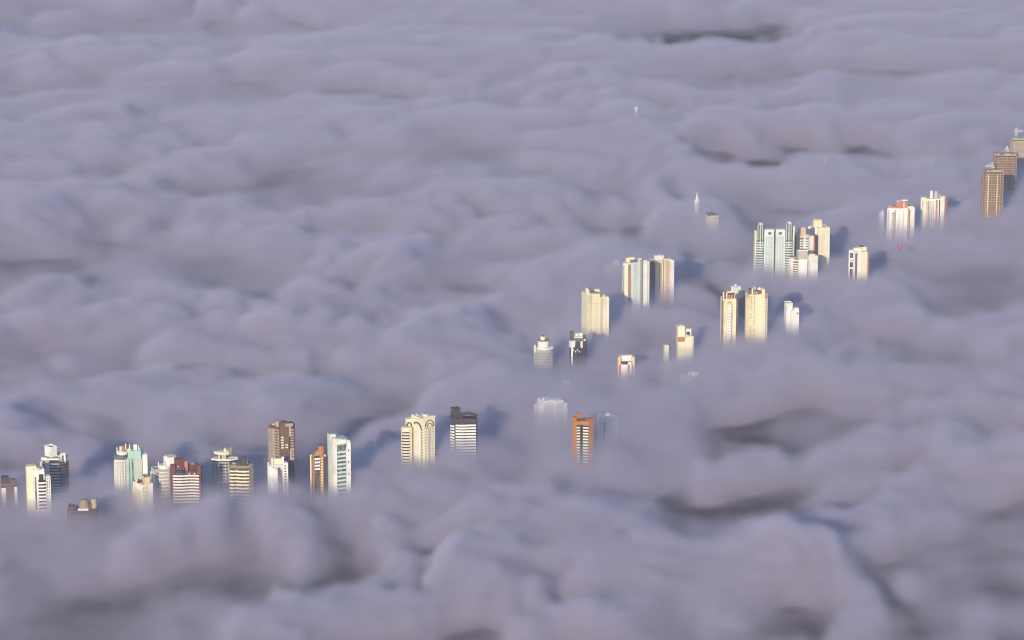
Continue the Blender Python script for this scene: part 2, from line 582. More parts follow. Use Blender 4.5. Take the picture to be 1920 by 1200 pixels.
M = {
    'white': wall_mat('white_paint', (0.84, 0.83, 0.79), grime=0.30),
    'cool': wall_mat('cool_white_paint', (0.68, 0.76, 0.72), grime=0.28),
    'cream': wall_mat('cream_paint', (0.80, 0.71, 0.46), grime=0.25, grime_col=(0.38, 0.30, 0.18)),
    'ivory': wall_mat('ivory_paint', (0.84, 0.77, 0.55), grime=0.22, grime_col=(0.4, 0.34, 0.22)),
    'yellow': wall_mat('yellow_ochre_paint', (0.78, 0.60, 0.26), grime=0.25),
    'peach': wall_mat('peach_paint', (0.78, 0.54, 0.36), grime=0.2),
    'grey': wall_mat('grey_render', (0.42, 0.41, 0.40), grime=0.4),
    'pale_concrete': wall_mat('pale_concrete', (0.50, 0.48, 0.44), grime=0.5),
    'tan': wall_mat('tan_render', (0.44, 0.34, 0.25), grime=0.35),
    'olive': wall_mat('olive_tan_render', (0.30, 0.25, 0.15), grime=0.35),
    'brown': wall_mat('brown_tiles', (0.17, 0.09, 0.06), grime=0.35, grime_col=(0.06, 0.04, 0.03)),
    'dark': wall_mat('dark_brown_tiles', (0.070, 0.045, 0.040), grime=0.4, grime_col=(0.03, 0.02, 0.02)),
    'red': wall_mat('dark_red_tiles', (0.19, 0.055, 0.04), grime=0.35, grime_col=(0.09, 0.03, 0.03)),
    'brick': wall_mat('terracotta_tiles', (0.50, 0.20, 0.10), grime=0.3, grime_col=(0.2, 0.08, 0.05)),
    'orange': wall_mat('orange_tiles', (0.46, 0.19, 0.055), grime=0.3, grime_col=(0.25, 0.09, 0.03)),
    'ochre': wall_mat('ochre_brown_tiles', (0.40, 0.20, 0.07), grime=0.3, grime_col=(0.14, 0.06, 0.03)),
    'mint': wall_mat('mint_panels', (0.38, 0.62, 0.53), grime=0.2, rough=0.5),
    'roof': wall_mat('weathered_roof', (0.24, 0.21, 0.19), grime=0.6),
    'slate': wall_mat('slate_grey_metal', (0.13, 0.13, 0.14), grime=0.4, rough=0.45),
    'steel': wall_mat('pale_steel', (0.62, 0.62, 0.60), grime=0.2, rough=0.4),
    'rebar': wall_mat('raw_brown_concrete', (0.29, 0.17, 0.09), grime=0.5),
    'pinkcon': wall_mat('raw_pinkish_concrete', (0.27, 0.16, 0.13), grime=0.5),
    'plank': wall_mat('pale_timber_formwork', (0.72, 0.60, 0.34), grime=0.3),
    'decking': wall_mat('golden_concrete_decks', (0.50, 0.36, 0.20), grime=0.5),
    'magenta': wall_mat('magenta_fabric', (0.5, 0.10, 0.24), grime=0.1),
    'g_dark': glass_mat('dark_window_glass', (0.025, 0.022, 0.022)),
    'g_mid': glass_mat('grey_window_glass', (0.11, 0.115, 0.12)),
    'g_warm': glass_mat('brown_window_glass', (0.08, 0.055, 0.035)),
    'g_teal': glass_mat('teal_window_glass', (0.10, 0.15, 0.13)),
    'g_pale': glass_mat('pale_window_glass', (0.17, 0.16, 0.12)),
}
# ------------------------------------------------------------------ the towers, from the lower left of the view to the upper right
APT = 'apartment_tower'

# 1 brown topped tower at the left edge
t = Tower(APT, 'hazy dark brown roofed tower at the far left edge of the fog', 18, 925, yaw=14, softness=34, dz=6)
q = t.box('body', -4, 2, 32, 908, M['tan'])
t.slab(lerp(q[0], q[1], .02), lerp(q[0], q[1], .3), 915, 950, M['white'])
t.slab(lerp(q[0], q[1], .8), lerp(q[0], q[1], .98), 913, 950, M['white'])
t.skin(q[0], q[1], 908, 950, cols(5, .5), 6, .5, M['brown'], M['g_dark'], proud=.3)
t.box('roof_house', 0, 4, 17, 896, M['dark'], bot=909, y0=3)
t.box('roof_house', 17, 19, 30, 899, M['brown'], bot=909, y0=4)
t.clutter(q, 908, 0, 5, seed=1)
t.done()

# 2 white stepped tower with balconies
t = Tower(APT, 'white stepped tower with dark balcony bay at left, in front of the dark banded tower', 71, 938, yaw=16)
q = t.box('wing', 48, 54, 69, 874, M['ivory'], depth=16, y0=4)
t.prism('wing', t.quad(48, 51, 56, 3), 875, M['ivory'])
q = t.box('body', 61, 64, 84, 882, M['white'], depth=20, parapet=.7)
t.pane(lerp(q[0], q[1], .12), lerp(q[0], q[1], .26), 894, 955, M['g_mid'])
t.pane(lerp(q[0], q[1], .50), lerp(q[0], q[1], .92), 889, 901, M['g_dark'])
t.slab(lerp(q[0], q[1], .92), q[1], 885, 905, M['white'])
t.prism('body', [(72, 1), (86, 3), (95, 8), (88, 22), (74, 18)], 903, M['white'])
t.balconies([(73, 0), (80, .2), (87, 2.2)], 903, 958, 6.4, M['white'], glass=M['g_dark'], out=1.6)
qq = t.box('wing', 86, 87, 95, 893, M['white'], y0=4, depth=14)
t.skin(qq[0], qq[1], 893, 955, cols(2, .45), 5.5, .5, M['white'], M['g_mid'])
t.box('roof_house', 63, 66, 76, 878, M['ivory'], bot=883, y0=6)
t.clutter(q, 882, 0, 4, seed=2)
t.done()

# 3 dark banded tower with white crown
t = Tower(APT, 'dark maroon banded tower with white box crown and curved right side, at left', 102, 912, yaw=22)
q = t.box('wing', 74, 77, 90, 866, M['white'], y0=8)
t.pane(lerp(q[0], q[1], .2), lerp(q[0], q[1], .9), 869, 925, M['brown'], name='wall_panel')
body = [(79, 2), (90, 0), (112, 0), (122, 5), (128, 14), (124, 30), (86, 32)]
t.prism('body', body, 860, M['grey'])
t.slab((78.5, 1.6), (90, -.3), 857, 861.5, M['white'], name='cornice')
t.slab((90, -.3), (113, -.3), 859, 862, M['white'], name='cornice')
t.slab((89, -.2), (93.5, -.2), 861, 925, M['grey'])
t.balconies([(94, 0), (103, -.4), (113, 0)], 868, 925, 5.6, M['grey'], glass=M['g_dark'], out=1.2, gtop=861, frac=.34)
t.balconies([(113, 0), (122, 5), (128, 14)], 868, 925, 5.6, M['brown'], glass=M['g_dark'], out=1.0, frac=.34)
t.skin((80, 1.8), (89, .3), 861, 925, cols(1, .5), 5.6, .6, M['grey'], M['g_dark'])
q = t.box('frame_wing', 113, 115, 124, 850, M['white'], bot=869, y0=2, depth=9)
t.pane(lerp(q[0], q[1], .25), lerp(q[0], q[1], .6), 854, 864, M['g_dark'])
q = t.box('roof_house', 83, 96, 107, 840, M['white'], bot=858, y0=6, yaw=40, parapet=.9)
t.box('water_tank', 93, 97, 102, 838.5, M['roof'], bot=842, y0=12, yaw=40)
t.drum('dish', 111, 9, 3.2, 849, M['dark'], bot=853)
t.clutter([(84, 10), (112, 6), (120, 20), (90, 25)], 858, 6, 6, seed=3)
t.done()

# 4 low roof with dark dome, only the top clears the fog
t = Tower(APT, 'low dark brown rooftop with olive dome and cream drum, barely above the fog', 152, 962, yaw=20, radius=38, softness=26, dz=3)
t.prism('body', [(126, 3), (142, 0), (160, 0), (182, 5), (178, 26), (130, 24)], 956, M['dark'])
q = t.box('wing', 126, 130, 142, 950, M['brown'], y0=1, depth=12)
t.cbox('chimney', 131, 944, 3, 8, M['dark'], y=5); t.cbox('chimney', 138.5, 946, 4, 6, M['dark'], y=5)
dome = [(146 + i * 2.3, 5) for i in range(10)]
for k, (r, tp, bt) in enumerate(((11, 944, 958), (9, 940, 944), (6, 937.5, 940))):
    t.drum('dome', 157, 12, r, tp, M['olive'], bot=bt, taper=.86, n=18)
t.slab((146.5, -.5), (166, .4), 953, 957, M['white'], name='cornice', out=1.2)
t.drum('stair_drum', 176, 8, 5.5, 936, M['tan'], bot=954, n=16)
t.drum('stair_drum', 169, 7, 4, 945, M['brown'], bot=956, n=12)
t.box('wing', 169, 172, 183, 955, M['dark'], y0=2, depth=14)
t.clutter([(146, 4), (172, 4), (175, 20), (146, 20)], 956, 3, 5, seed=4)
t.done()

# 5 mint crowned tower
t = Tower(APT, 'white tower with mint green crown, brown roof block and spikes', 245, 912, yaw=12, softness=34)
d, ring = t.drum('body', 227, 11, 13, 862, M['white'], n=24)
d, _ = t.drum('cornice', 227, 11, 13.8, 854, M['slate'], bot=862, n=24)
d, _ = t.drum('roof_ring', 230, 11, 10.3, 847, M['white'], bot=854, n=24)
for k in range(7):
    a0 = math.radians(-165 + k * 22); a1 = math.radians(-165 + k * 22 + 14)
    p0 = (227 + 13 * math.cos(a0), 11 + 13 * math.sin(a0)); p1 = (227 + 13 * math.cos(a1), 11 + 13 * math.sin(a1))
    t.skin(p0, p1, 863, 925, [(.1, .9)], 5.4, .6, M['white'], M['g_warm'] if k in (3, 4) else M['g_pale'], proud=.35)
t.prism('body', [(236, 4), (267, 2), (268, 24), (236, 26)], 858, M['pale_concrete'])
for x in (240, 245, 257, 262): t.slab((x, 3.5), (x + 2.2, 3.3), 858, 925, M['mint'])
for x in (243, 248, 253, 259): t.pane((x, 3.4), (x + 3, 3.2), 861, 925, M['g_teal'], off=.2)
t.prism('crown', [(241, 1), (265.5, 0), (267, 20), (243, 22)], 845, M['mint'], bot=859)
q = t.box('wing', 265, 268, 277, 852, M['white'], y0=3, depth=20)
t.cbox('roof_house', 230, 835, 9, 13, M['brick'], y=9); t.cbox('roof_house', 227, 836, 4, 12, M['white'], y=6)
t.cbox('roof_house', 254.5, 832.5, 7.5, 13, M['white'], y=8)
t.drum('water_tank', 243.5, 7, 4, 842, M['ivory'], bot=848, n=14)
t.drum('spire', 244, 7, 1.8, 832, M['ivory'], bot=842, n=8, taper=.3)
for x, yt in ((220.5, 838), (261, 835), (263.5, 840), (237, 831)): t.cbox('fin', x, yt, 1.8, 12, M['white'], y=6)
t.drum('dish', 238, 10, 4.5, 833, M['slate'], bot=843, n=14)
t.done()

# 6 low tower with ochre roof house
t = Tower(APT, 'low tower with yellow ochre roof box and wedge terrace, just above the fog', 267, 934, yaw=34, radius=32, softness=28)
q = t.box('body', 247, 267, 286, 911, M['white'], yaw=36, parapet=.8)
t.skin(q[3], q[0], 912, 945, cols(4, .5), 6, .5, M['ivory'], M['g_warm'])
t.skin(lerp(q[0], q[1], .0), lerp(q[0], q[1], .45), 912, 945, cols(2, .5), 6, .5, M['ivory'], M['g_warm'])
t.box('roof_house', 265, 272, 281, 895, M['yellow'], bot=910, y0=9, yaw=24, parapet=.6, pmat=M['roof'])
t.box('terrace', 249, 257, 265, 903, M['brown'], bot=910, y0=14, yaw=36)
t.cbox('roof_house', 255, 899, 5, 6, M['white'], y=18)
t.cbox('roof_house', 264, 906, 4, 4, M['ivory'], y=8)
t.done()

# 7 pale grey tower with drum
t = Tower(APT, 'hazy pale grey tower with round drum crown, beside the dark red tower', 303, 918, yaw=24, softness=36, dz=1)
q = t.box('body', 282, 291, 322, 882, M['pale_concrete'], parapet=.8)
t.skin(q[0], q[1], 883, 935, cols(4, .6), 6.5, .45, M['pale_concrete'], M['g_mid'])
t.skin(q[3], q[0], 883, 935, cols(1, .3), 6.5, .4, M['white'], M['g_mid'])
d, _ = t.drum('roof_ring', 309, 14, 12, 874, M['white'], bot=880, n=22)
t.drum('crown', 318, 18, 12, 858, M['white'], bot=876, n=8)
t.drum('water_tank', 311, 16, 3, 855, M['white'], bot=860, n=12)
t.cbox('fin', 297, 866, 2.2, 12, M['white'], y=12)
t.cbox('fin', 309, 864, 2, 10, M['white'], y=5)
t.balconies([(298, 3.2), (306, 4.5), (316, 10)], 885, 935, 6.5, M['white'], out=1.0, frac=.35)
t.done()

# 8 dark red tower with wavy bands
t = Tower(APT, 'dark red tower with wavy white balcony bands and stepped red roof', 349, 921, yaw=12)
t.prism('body', [(319, 9), (325, 1), (350, 3), (376, 1), (380, 8), (376, 30), (322, 32)], 884, M['red'])
t.prism('wing', [(319, 8), (325, .6), (329, 1.2), (326, 12)], 872, M['red'])
t.prism('wing', [(371, 2), (377, .6), (380, 8), (374, 14)], 874, M['red'])
wav = [(325.5 + i * 2.05, 1.2 - 1.8 * math.sin(i / 24 * 2 * math.pi + .2)) for i in range(25)]
t.balconies(wav, 890, 945, 5.5, M['white'], glass=M['g_warm'], out=1.5, frac=.48)
t.prism('roof_house', [(323, 8), (348, 3), (350, 18), (326, 22)], 877, M['red'], bot=885)
t.pane((329, 2.3), (348, 3.1), 880, 888, M['g_dark'], off=.6)
q = t.box('roof_house', 326, 333, 346, 862, M['red'], bot=880, y0=9, yaw=30)
t.cbox('roof_house', 349, 864, 7, 18, M['brick'], y=9)
t.box('roof_house', 352, 358, 373, 873, M['red'], bot=884, y0=8, yaw=30, parapet=.8)
t.drum('water_tank', 361, 16, 5.5, 870, M['pale_concrete'], bot=874, n=14)
t.cbox('roof_house', 339, 860.5, 5, 3, M['grey'], y=16)
for x in (355.5, 365): t.cbox('pergola_post', x, 886.5, 2.6, 3, M['yellow'], y=1)
t.clutter([(326, 8), (348, 6), (350, 18), (328, 20)], 877, 8, 4, seed=8)
t.done()

# 9 ship shaped roof
t = Tower(APT, 'tower with ship shaped cream roof deck and curved fin, behind the olive banded tower', 418, 886, yaw=18, softness=30)
t.prism('body', [(397, 5), (410, 1), (430, 2), (446, 10), (440, 30), (400, 30)], 864, M['dark'])
t.skin((397, 5), (410, 1), 866, 905, cols(2, .5), 6, .5, M['grey'], M['g_dark'])
t.skin((410, 1), (430, 2), 866, 905, cols(3, .6), 6, .5, M['grey'], M['g_dark'])
t.prism('roof_slab', [(396, 6), (412, 0), (432, 0), (446, 9), (436, 22), (402, 20)], 861, M['white'], bot=864)
t.prism('roof_house', [(411, 6), (424, 5), (428, 16), (412, 17)], 852, M['brown'], bot=862)
for x in (411, 418, 422): t.cbox('pillar', x, 851, 2.4, 11, M['ivory'], y=5)
t.prism('roof_deck', [(401, 10), (412, 3), (422, 2.5), (430, 6), (430, 17), (412, 19)], 848, M['ivory'], bot=853)
t.cbox('roof_house', 421.5, 840, 4.2, 9, M['white'], y=8)
for k in range(7):
    a = k / 6
    t.cbox('fin', 424 + a * 9.5, 845 - 8.5 * a ** .8, 2.3, 10 + 6 * a, M['olive'] if k > 1 else M['ivory'], y=9 + 2 * a)
t.prism('terrace', [(430, 9), (445, 11), (444, 18), (430, 18)], 857, M['pale_concrete'], bot=862)
t.mast(410, 842, 6); t.mast(413.5, 843, 5)
t.done()

# 10 olive banded tower
t = Tower(APT, 'olive tan tower with curved cream balcony bands under a dark wedge roof', 452, 919, yaw=10, dz=-3)
t.prism('body', [(430.5, 5), (433, .5), (446, 3), (467, 1), (474, 7), (470, 28), (433, 28)], 874, M['olive'])
t.prism('parapet', [(431, 5), (434, 0), (444, 2.5), (444, 6), (433, 8)], 872, M['olive'], bot=878)
t.balconies([(432, 1), (438, -.6), (443.5, 1)], 881, 945, 6.4, M['ivory'], glass=M['g_warm'], out=1.3, frac=.42)
t.balconies([(445, 2), (450, .2), (456, -.8), (462, -.6), (467, .8)], 881, 945, 6.4, M['ivory'], glass=M['g_warm'], out=1.5, frac=.46)
t.skin((468, 1.5), (474, 7), 872, 945, cols(2, .5), 3.4, .5, M['olive'], M['g_dark'])
t.prism('wing', [(467, 1.8), (474, 6.5), (472, 14), (466, 12)], 871, M['olive'])
t.prism('roof_house', [(449, 12), (468, 9), (468, 24), (450, 24)], 870, M['dark'], bot=880)
t.prism('roof_slab', [(450, 6), (469, 3), (470, 9), (451, 12)], 874, M['ivory'], bot=877)
bm = bmesh.new()
z0, z1 = t.Z(872, 14), t.Z(858, 16)
vs = [bm.verts.new((*t.P(*p), z0)) for p in ((448, 10), (468, 8), (468, 22), (448, 22))] + [bm.verts.new((*t.P(*p), z1)) for p in ((456, 14), (459, 14), (459, 19), (456, 19))]
for f in ((0, 1, 5, 4), (1, 2, 6, 5), (2, 3, 7, 6), (3, 0, 4, 7), (4, 5, 6, 7), (0, 1, 2, 3)): bm.faces.new([vs[i] for i in f])
t.link('roof', bm, M['dark'])
t.mast(464, 858, 12, y=10); t.clutter([(433, 8), (446, 8), (446, 20), (434, 20)], 874, 4, 4, seed=10)
t.done()

# 11 tall tan and brown tower
t = Tower(APT, 'tallest tan and brown tower of the lower left row, behind the slim white tower', 529, 908, yaw=30)
q = t.box('body', 504, 525, 545, 802, M['brown'], yaw=42)
t.skin(q[3], lerp(q[3], q[0], .45), 802, 930, cols(2, .5), 5.2, .55, M['tan'], M['g_dark'])
t.skin(lerp(q[3], q[0], .48), q[0], 803, 930, [(.2, .95)], 5.2, .5, M['tan'], M['g_warm'], proud=.7)
t.slab(lerp(q[3], q[0], .42), lerp(q[3], q[0], .5), 802, 930, M['tan'], out=1)
qb = t.box('core_wall', 524, 527, 543, 793, M['brown'], y0=-1, yaw=18, depth=16)
t.balconies([lerp(qb[0], qb[1], .06), lerp(qb[0], qb[1], .36)], 818, 843, 4.9, M['ivory'], out=.9, frac=.5)
t.balconies([lerp(qb[0], qb[1], .56), lerp(qb[0], qb[1], .84)], 832, 844, 4.9, M['ivory'], out=.9, frac=.5)
t.skin(lerp(qb[0], qb[1], .05), lerp(qb[0], qb[1], .95), 846, 930, cols(3, .5), 5.2, .5, M['brown'], M['g_dark'])
q2 = t.box('wing', 542, 544, 554, 794, M['dark'], y0=4, yaw=24, depth=16)
t.prism('wing', [(537, 2), (551, 5), (551, 9), (538, 7)], 794, M['tan'], bot=799)
t.prism('wing', [(543, 3), (547.5, 4), (548, 9), (543, 8)], 799, M['tan'], bot=818)
for k in range(8):
    yy = 804 + k * 5
    t.slab((545 + (k % 2), 3.4), (552, 5.5), yy, yy + 2.4, M['tan'], name='balcony', out=.9)
t.prism('wing', [(544, 2.8), (552, 5), (552, 9), (545, 8)], 842, M['tan'], bot=862)
t.skin((544, 2.6), (552, 4.8), 842, 862, [(.45, .9)], 5, .5, M['tan'], M['g_dark'])
t.drum('water_tank', 523.5, 16, 7, 790, M['tan'], bot=803, n=16)
t.box('roof_house', 527, 529, 534, 789, M['dark'], bot=797, y0=12, yaw=30)
t.cbox('roof_house', 513, 799, 6, 4, M['red'], y=14)
t.clutter(q, 802, 0, 4, seed=11)
t.done()

# 12 slim white tower with two prongs
t = Tower(APT, 'slim white tower with two prongs and slanting slab, before the tallest brown tower', 521, 918, yaw=16, radius=38)
q = t.box('body', 503, 505, 540, 872, M['cool'], depth=16, y0=3)
bm = bmesh.new()
pa, pb = (505.5, 0), (521, 1.5)
for (x, y) in (pa, pb, (521, 5), (505.5, 4)): bm.verts.new((*t.P(x, y), 0))
for (x, y), py in zip((pa, pb, (521, 5), (505.5, 4)), (873, 881, 881, 873)): bm.verts.new((*t.P(x, y), t.Z(py, 1)))
bm.verts.ensure_lookup_table(); v = bm.verts
for f in ((0, 1, 5, 4), (1, 2, 6, 5), (2, 3, 7, 6), (3, 0, 4, 7), (4, 5, 6, 7)): bm.faces.new([v[i] for i in f])
t.link('slanted_slab', bm, M['white'])
t.slab((503, 2), (504.8, 1.6), 866, 940, M['cool'], name='fin', out=.4)
t.pane((521.3, 3.4), (525, 3.8), 876, 940, M['g_mid'], off=.2); t.pane((526.5, 3.9), (529, 4.2), 880, 940, M['g_mid'], off=.2)
qq = t.box('wing', 529, 530, 540, 868, M['white'], y0=3, depth=14)
t.skin(qq[0], qq[1], 870, 940, [(.3, .72)], 5, .5, M['white'], M['g_dark'])
t.cbox('prong', 510.5, 858.5, 4.8, 14, M['white'], y=8); t.cbox('prong', 530.5, 856, 5, 14, M['white'], y=8)
t.prism('roof_house', [(513, 10), (517, 7), (528, 8), (528, 14), (513, 14)], 860, M['ivory'], bot=873)
t.prism('roof_edge', [(504, 3), (528, 5), (528, 7), (504, 5)], 871, M['steel'], bot=873)
t.done()

# 13 slim ochre tower
t = Tower(APT, 'slim ochre brown tower with round cap and white balconies, beside the white slanted tower', 597, 910, yaw=18, radius=38)
q = t.box('body', 584, 588, 607, 853, M['ochre'], parapet=.7)
t.prism('wing', [(581.5, 9), (584, 7), (586, 10), (584, 16)], 853, M['ivory'])
t.skin(q[3], q[0], 855, 930, [(.3, .7)], 4, .5, M['ochre'], M['g_dark'])
a, b = lerp(q[0], q[1], .1), lerp(q[0], q[1], .62)
t.balconies([a, b], 858, 885, 6.3, M['white'], out=1.3, frac=.62, glass=M['g_dark'])
t.pane(a, b, 886, 930, M['g_warm'], off=.2)
a, b = lerp(q[0], q[1], .74), lerp(q[0], q[1], .92)
for k in range(14): t.slab(a, b, 858 + k * 5.2, 860.6 + k * 5.2, M['ivory'], name='window_sills', out=.5, each=False)
q2 = t.box('wing', 607, 608, 613, 856, M['dark'], y0=6, depth=10)  # dark tiles put shade into the tower's right side
t.drum('crown', 602, 10, 5.8, 837, M['orange'], bot=855, n=18)
t.drum('crown', 602, 10, 5.6, 834.5, M['brown'], bot=837, n=18)
t.prism('roof_slope', [(592, 9), (599, 8), (599, 14), (593, 14)], 845, M['ochre'], bot=854)
t.cbox('roof_house', 609.5, 852, 3, 4, M['ivory'], y=8)
t.clutter(q, 853, 0, 3, seed=13)
t.done()

# 14 white tower with slanting top
t = Tower(APT, 'white tower with slanting top and green glass balcony bay, right end of the left row', 636, 913, yaw=20, dz=5)
q = t.quad(613.5, 625.5, 657, 0, yaw=24)
bm = bmesh.new()
lo = [bm.verts.new((*t.P(*p), 0)) for p in q]
hi = [bm.verts.new((*t.P(*p), t.Z(py, 0))) for p, py in zip(q, (820, 829, 827, 818))]
bm.faces.new(lo); bm.faces.new(hi)
for i in range(4):
    j = (i + 1) % 4
    bm.faces.new((lo[i], lo[j], hi[j], hi[i]))
t.link('body', bm, M['cool'])
A = lambda u: lerp(q[0], q[1], u)
t.skin(lerp(q[3], q[0], .82), lerp(q[3], q[0], .97), 822, 935, [(.3, .7)], 7.5, .5, M['white'], M['g_mid'], proud=.2)
t.slab(A(0), A(.2), 822, 935, M['white'], out=.9); t.slab(A(.74), A(1), 830, 935, M['white'], out=.9)
t.slab(A(.2), A(.74), 824.5, 834, M['white'], out=.9, name='spandrel')
t.pane(A(.2), A(.74), 834, 935, M['g_teal'], off=.1)
t.prism('pilaster', [A(.2), A(.24), (A(.24)[0], A(.24)[1] + 1), (A(.2)[0], A(.2)[1] + 1)], 832, M['cool'])
t.balconies([A(.21), A(.35), (A(.52)[0], A(.52)[1] - .8), A(.73)], 846, 935, 7.6, M['cool'], out=1.4, frac=.42)
for k in (0, 1, 2): t.pane(A(.85), A(.9), 842 + k * 22, 846 + k * 22, M['g_dark'], off=1.0)
for u in (.26, .38, .5, .62): t.pane(A(u), A(u + .03), 831, 833, M['g_dark'], off=1.0)
t.pane(A(.69), A(.75), 830.5, 838, M['g_dark'], off=1.0)
t.prism('roof_house', [(620, 10), (630, 9), (632, 17), (622, 19)], 814.5, M['white'], bot=825)
t.prism('roof_slab', [(619, 12), (630, 11), (631, 15), (620, 16)], 816.5, M['ochre'], bot=818)
t.done()

# 15 cream tower with arches
t = Tower(APT, 'wide cream tower with tall dark arches under its roofline', 785, 866, yaw=32, dz=7)
def arch(t, p0, p1, top, ro, ri, mat, out=.5, drop=7):
    """an arched band on the wall from p0 to p1, crown at row top, outer and inner share of the width"""
    a, b = t.P(*p0), t.P(*p1); d = (b - a); Lw = d.length; d.normalize(); n = Vector((d.y, -d.x))
    mid = (a + b) / 2; zt = t.Z(top, p0[1]); R = Lw / 2 * ro; r = Lw / 2 * ri
    hz = t.s * drop
    bm = bmesh.new(); prev = None
    prof = []
    N_ = 18
    for i in range(N_ + 1):
        th = math.pi * i / N_
        prof.append((math.cos(th), math.sin(th)))
    rows = []
    for cx_, sz in prof:
        o = mid + d * (-cx_ * R); i_ = mid + d * (-cx_ * r)
        zo = zt - hz + sz * hz; zi = zt - hz - (R - r) * .0 + sz * (hz - (R - r) * .75)
        rows.append([bm.verts.new((o.x + n.x * k, o.y + n.y * k, zo)) for k in (0.02, out)] + [bm.verts.new((i_.x + n.x * k, i_.y + n.y * k, zi)) for k in (out, 0.02)])
    for r0, r1 in zip(rows[:-1], rows[1:]):
        for i in range(4):
            j = (i + 1) % 4
            bm.faces.new((r0[i], r0[j], r1[j], r1[i]))
    bm.faces.new(rows[0]); bm.faces.new(rows[-1])
    t.link('arch', bm, mat)
q = t.box('body', 771, 795, 815.5, 786, M['ivory'], yaw=34)
t.box('wing', 759, 763, 778, 786, M['ivory'], y0=22, yaw=20, depth=12)
arch(t, (761, 21.5), (773, 26), 792, .9, .45, M['dark'], drop=8)
t.prism('wing', [(752.5, 16), (757, 10), (767, 10), (772, 14), (772, 24), (755, 24)], 802, M['ivory'])
t.balconies([(754, 13.5), (757, 9.6), (763, 9), (768, 10.2)], 811, 885, 5.6, M['ivory'], glass=M['g_dark'], out=1.1, frac=.5, gtop=810)
Lf = lambda u: lerp(q[3], q[0], u)
Rf = lambda u: lerp(q[0], q[1], u)
arch(t, Lf(.12), Lf(.86), 788, 1, .78, M['dark'], drop=12)
arch(t, Rf(.1), Rf(.92), 788, 1, .82, M['dark'], drop=13)
arch(t, Rf(.26), Rf(.78), 793, 1, .72, M['brown'], drop=10)
t.skin(Lf(0), Lf(.3), 800, 885, [(.5, .8)], 5.4, .45, M['ivory'], M['g_warm'], proud=.3)
t.slab(Lf(.36), Lf(.66), 797, 885, M['white'], out=1.0)
t.skin(Lf(.7), Lf(1), 800, 885, [(.25, .72)], 5.4, .5, M['ivory'], M['g_dark'], proud=.3)
t.skin(Rf(.02), Rf(.34), 800, 885, cols(2, .5), 5.4, .5, M['ivory'], M['g_dark'], proud=.3)
t.slab(Rf(.38), Rf(.62), 800, 885, M['pale_concrete'], out=.4)
t.skin(Rf(.64), Rf(.98), 800, 885, cols(2, .5), 5.4, .5, M['ivory'], M['g_dark'], proud=.3)
t.slab((770.6, 34), (795, -.4), 782, 786.5, M['ivory'], name='cornice', out=.5, back=.6)
t.slab((795, -.4), (816, 13.8), 781.5, 786.5, M['ivory'], name='cornice', out=.5, back=.6)
t.drum('water_tank', 797, 26, 6.5, 777.5, M['white'], bot=784, n=16)
t.drum('water_tank', 797, 26, 4, 776.5, M['grey'], bot=777.5, n=12)
t.cbox('roof_house', 786, 780, 6, 4, M['brown'], y=28); t.mast(784, 776, 6, y=28)
t.clutter(q, 786, 0, 6, seed=15)
t.done()

# 16 dark crowned tower with wavy bands
t = Tower(APT, 'tower with dark brown crown above wavy white balcony bands, right of the arched tower', 869, 850, yaw=14, dz=4)
t.prism('body', [(846, 8), (855, 2), (893, 2), (895, 8), (890, 30), (849, 32)], 790, M['dark'])
t.prism('roof_ring', [(845, 8), (854, 1), (893.5, 1), (895, 8), (890, 31), (848, 33)], 785, M['dark'], bot=791)
t.balconies([(846, 7), (849, 3.5), (853, 1.6)], 796, 872, 5.35, M['white'], glass=M['g_dark'], out=1.0, frac=.6)
wav = [(855 + i * 1.9, 1.4 - .9 * math.sin(i / 20 * 2 * math.pi) - .6 * math.sin(i / 20 * math.pi)) for i in range(21)]
t.balconies(wav, 795, 872, 5.35, M['white'], glass=M['g_dark'], out=1.5, frac=.6)
t.box('roof_house', 844.5, 850, 863.5, 768, M['dark'], bot=787, y0=8, yaw=22, parapet=.8)
top = [(864, 12), (866, 8), (892, 8), (894, 12), (890, 26), (866, 26)]
t.prism('roof_house', top, 780, M['dark'], bot=786)
bm = bmesh.new(); n_ = 8
rr_ = []
for i in range(n_ + 1):
    a = i / n_; x = 864 + 30 * a; zz = t.Z(781 - 4.5 * math.sin(a * math.pi), 10)
    rr_.append([bm.verts.new((*t.P(x, y), zz)) for y in (8, 26)] + [bm.verts.new((*t.P(x, y), t.Z(783, 10))) for y in (26, 8)])
for r0, r1 in zip(rr_[:-1], rr_[1:]):
    for i in range(4):
        j = (i + 1) % 4
        bm.faces.new((r0[i], r0[j], r1[j], r1[i]))
bm.faces.new(rr_[0]); bm.faces.new(rr_[-1])
t.link('roof', bm, M['brown'])
for x in (847, 851, 856): t.mast(x, 766, 4, y=12)
t.done()

# 17 ghost white tower
t = Tower(APT, 'pale ghost of a white tower almost lost in fog, left of the orange tower', 1037, 768, yaw=26, softness=140, dz=23, radius=60)
q = t.box('body', 1016, 1019, 1040, 752, M['white'], depth=26, y0=2)
t.skin(q[0], q[1], 752, 830, cols(4, .5), 6, .5, M['white'], M['g_mid'])
q = t.box('wing', 1008, 1010, 1017, 762, M['white'], depth=20, y0=4)
q = t.box('wing', 1040, 1042, 1057, 752, M['white'], depth=22, y0=6)
t.skin(q[0], q[1], 754, 830, cols(3, .5), 6, .5, M['white'], M['g_mid'])
t.box('wing', 1056, 1058, 1064, 757, M['white'], depth=18, y0=8)
t.cbox('roof_house', 1019, 746, 4, 7, M['white'], y=8)
t.done()

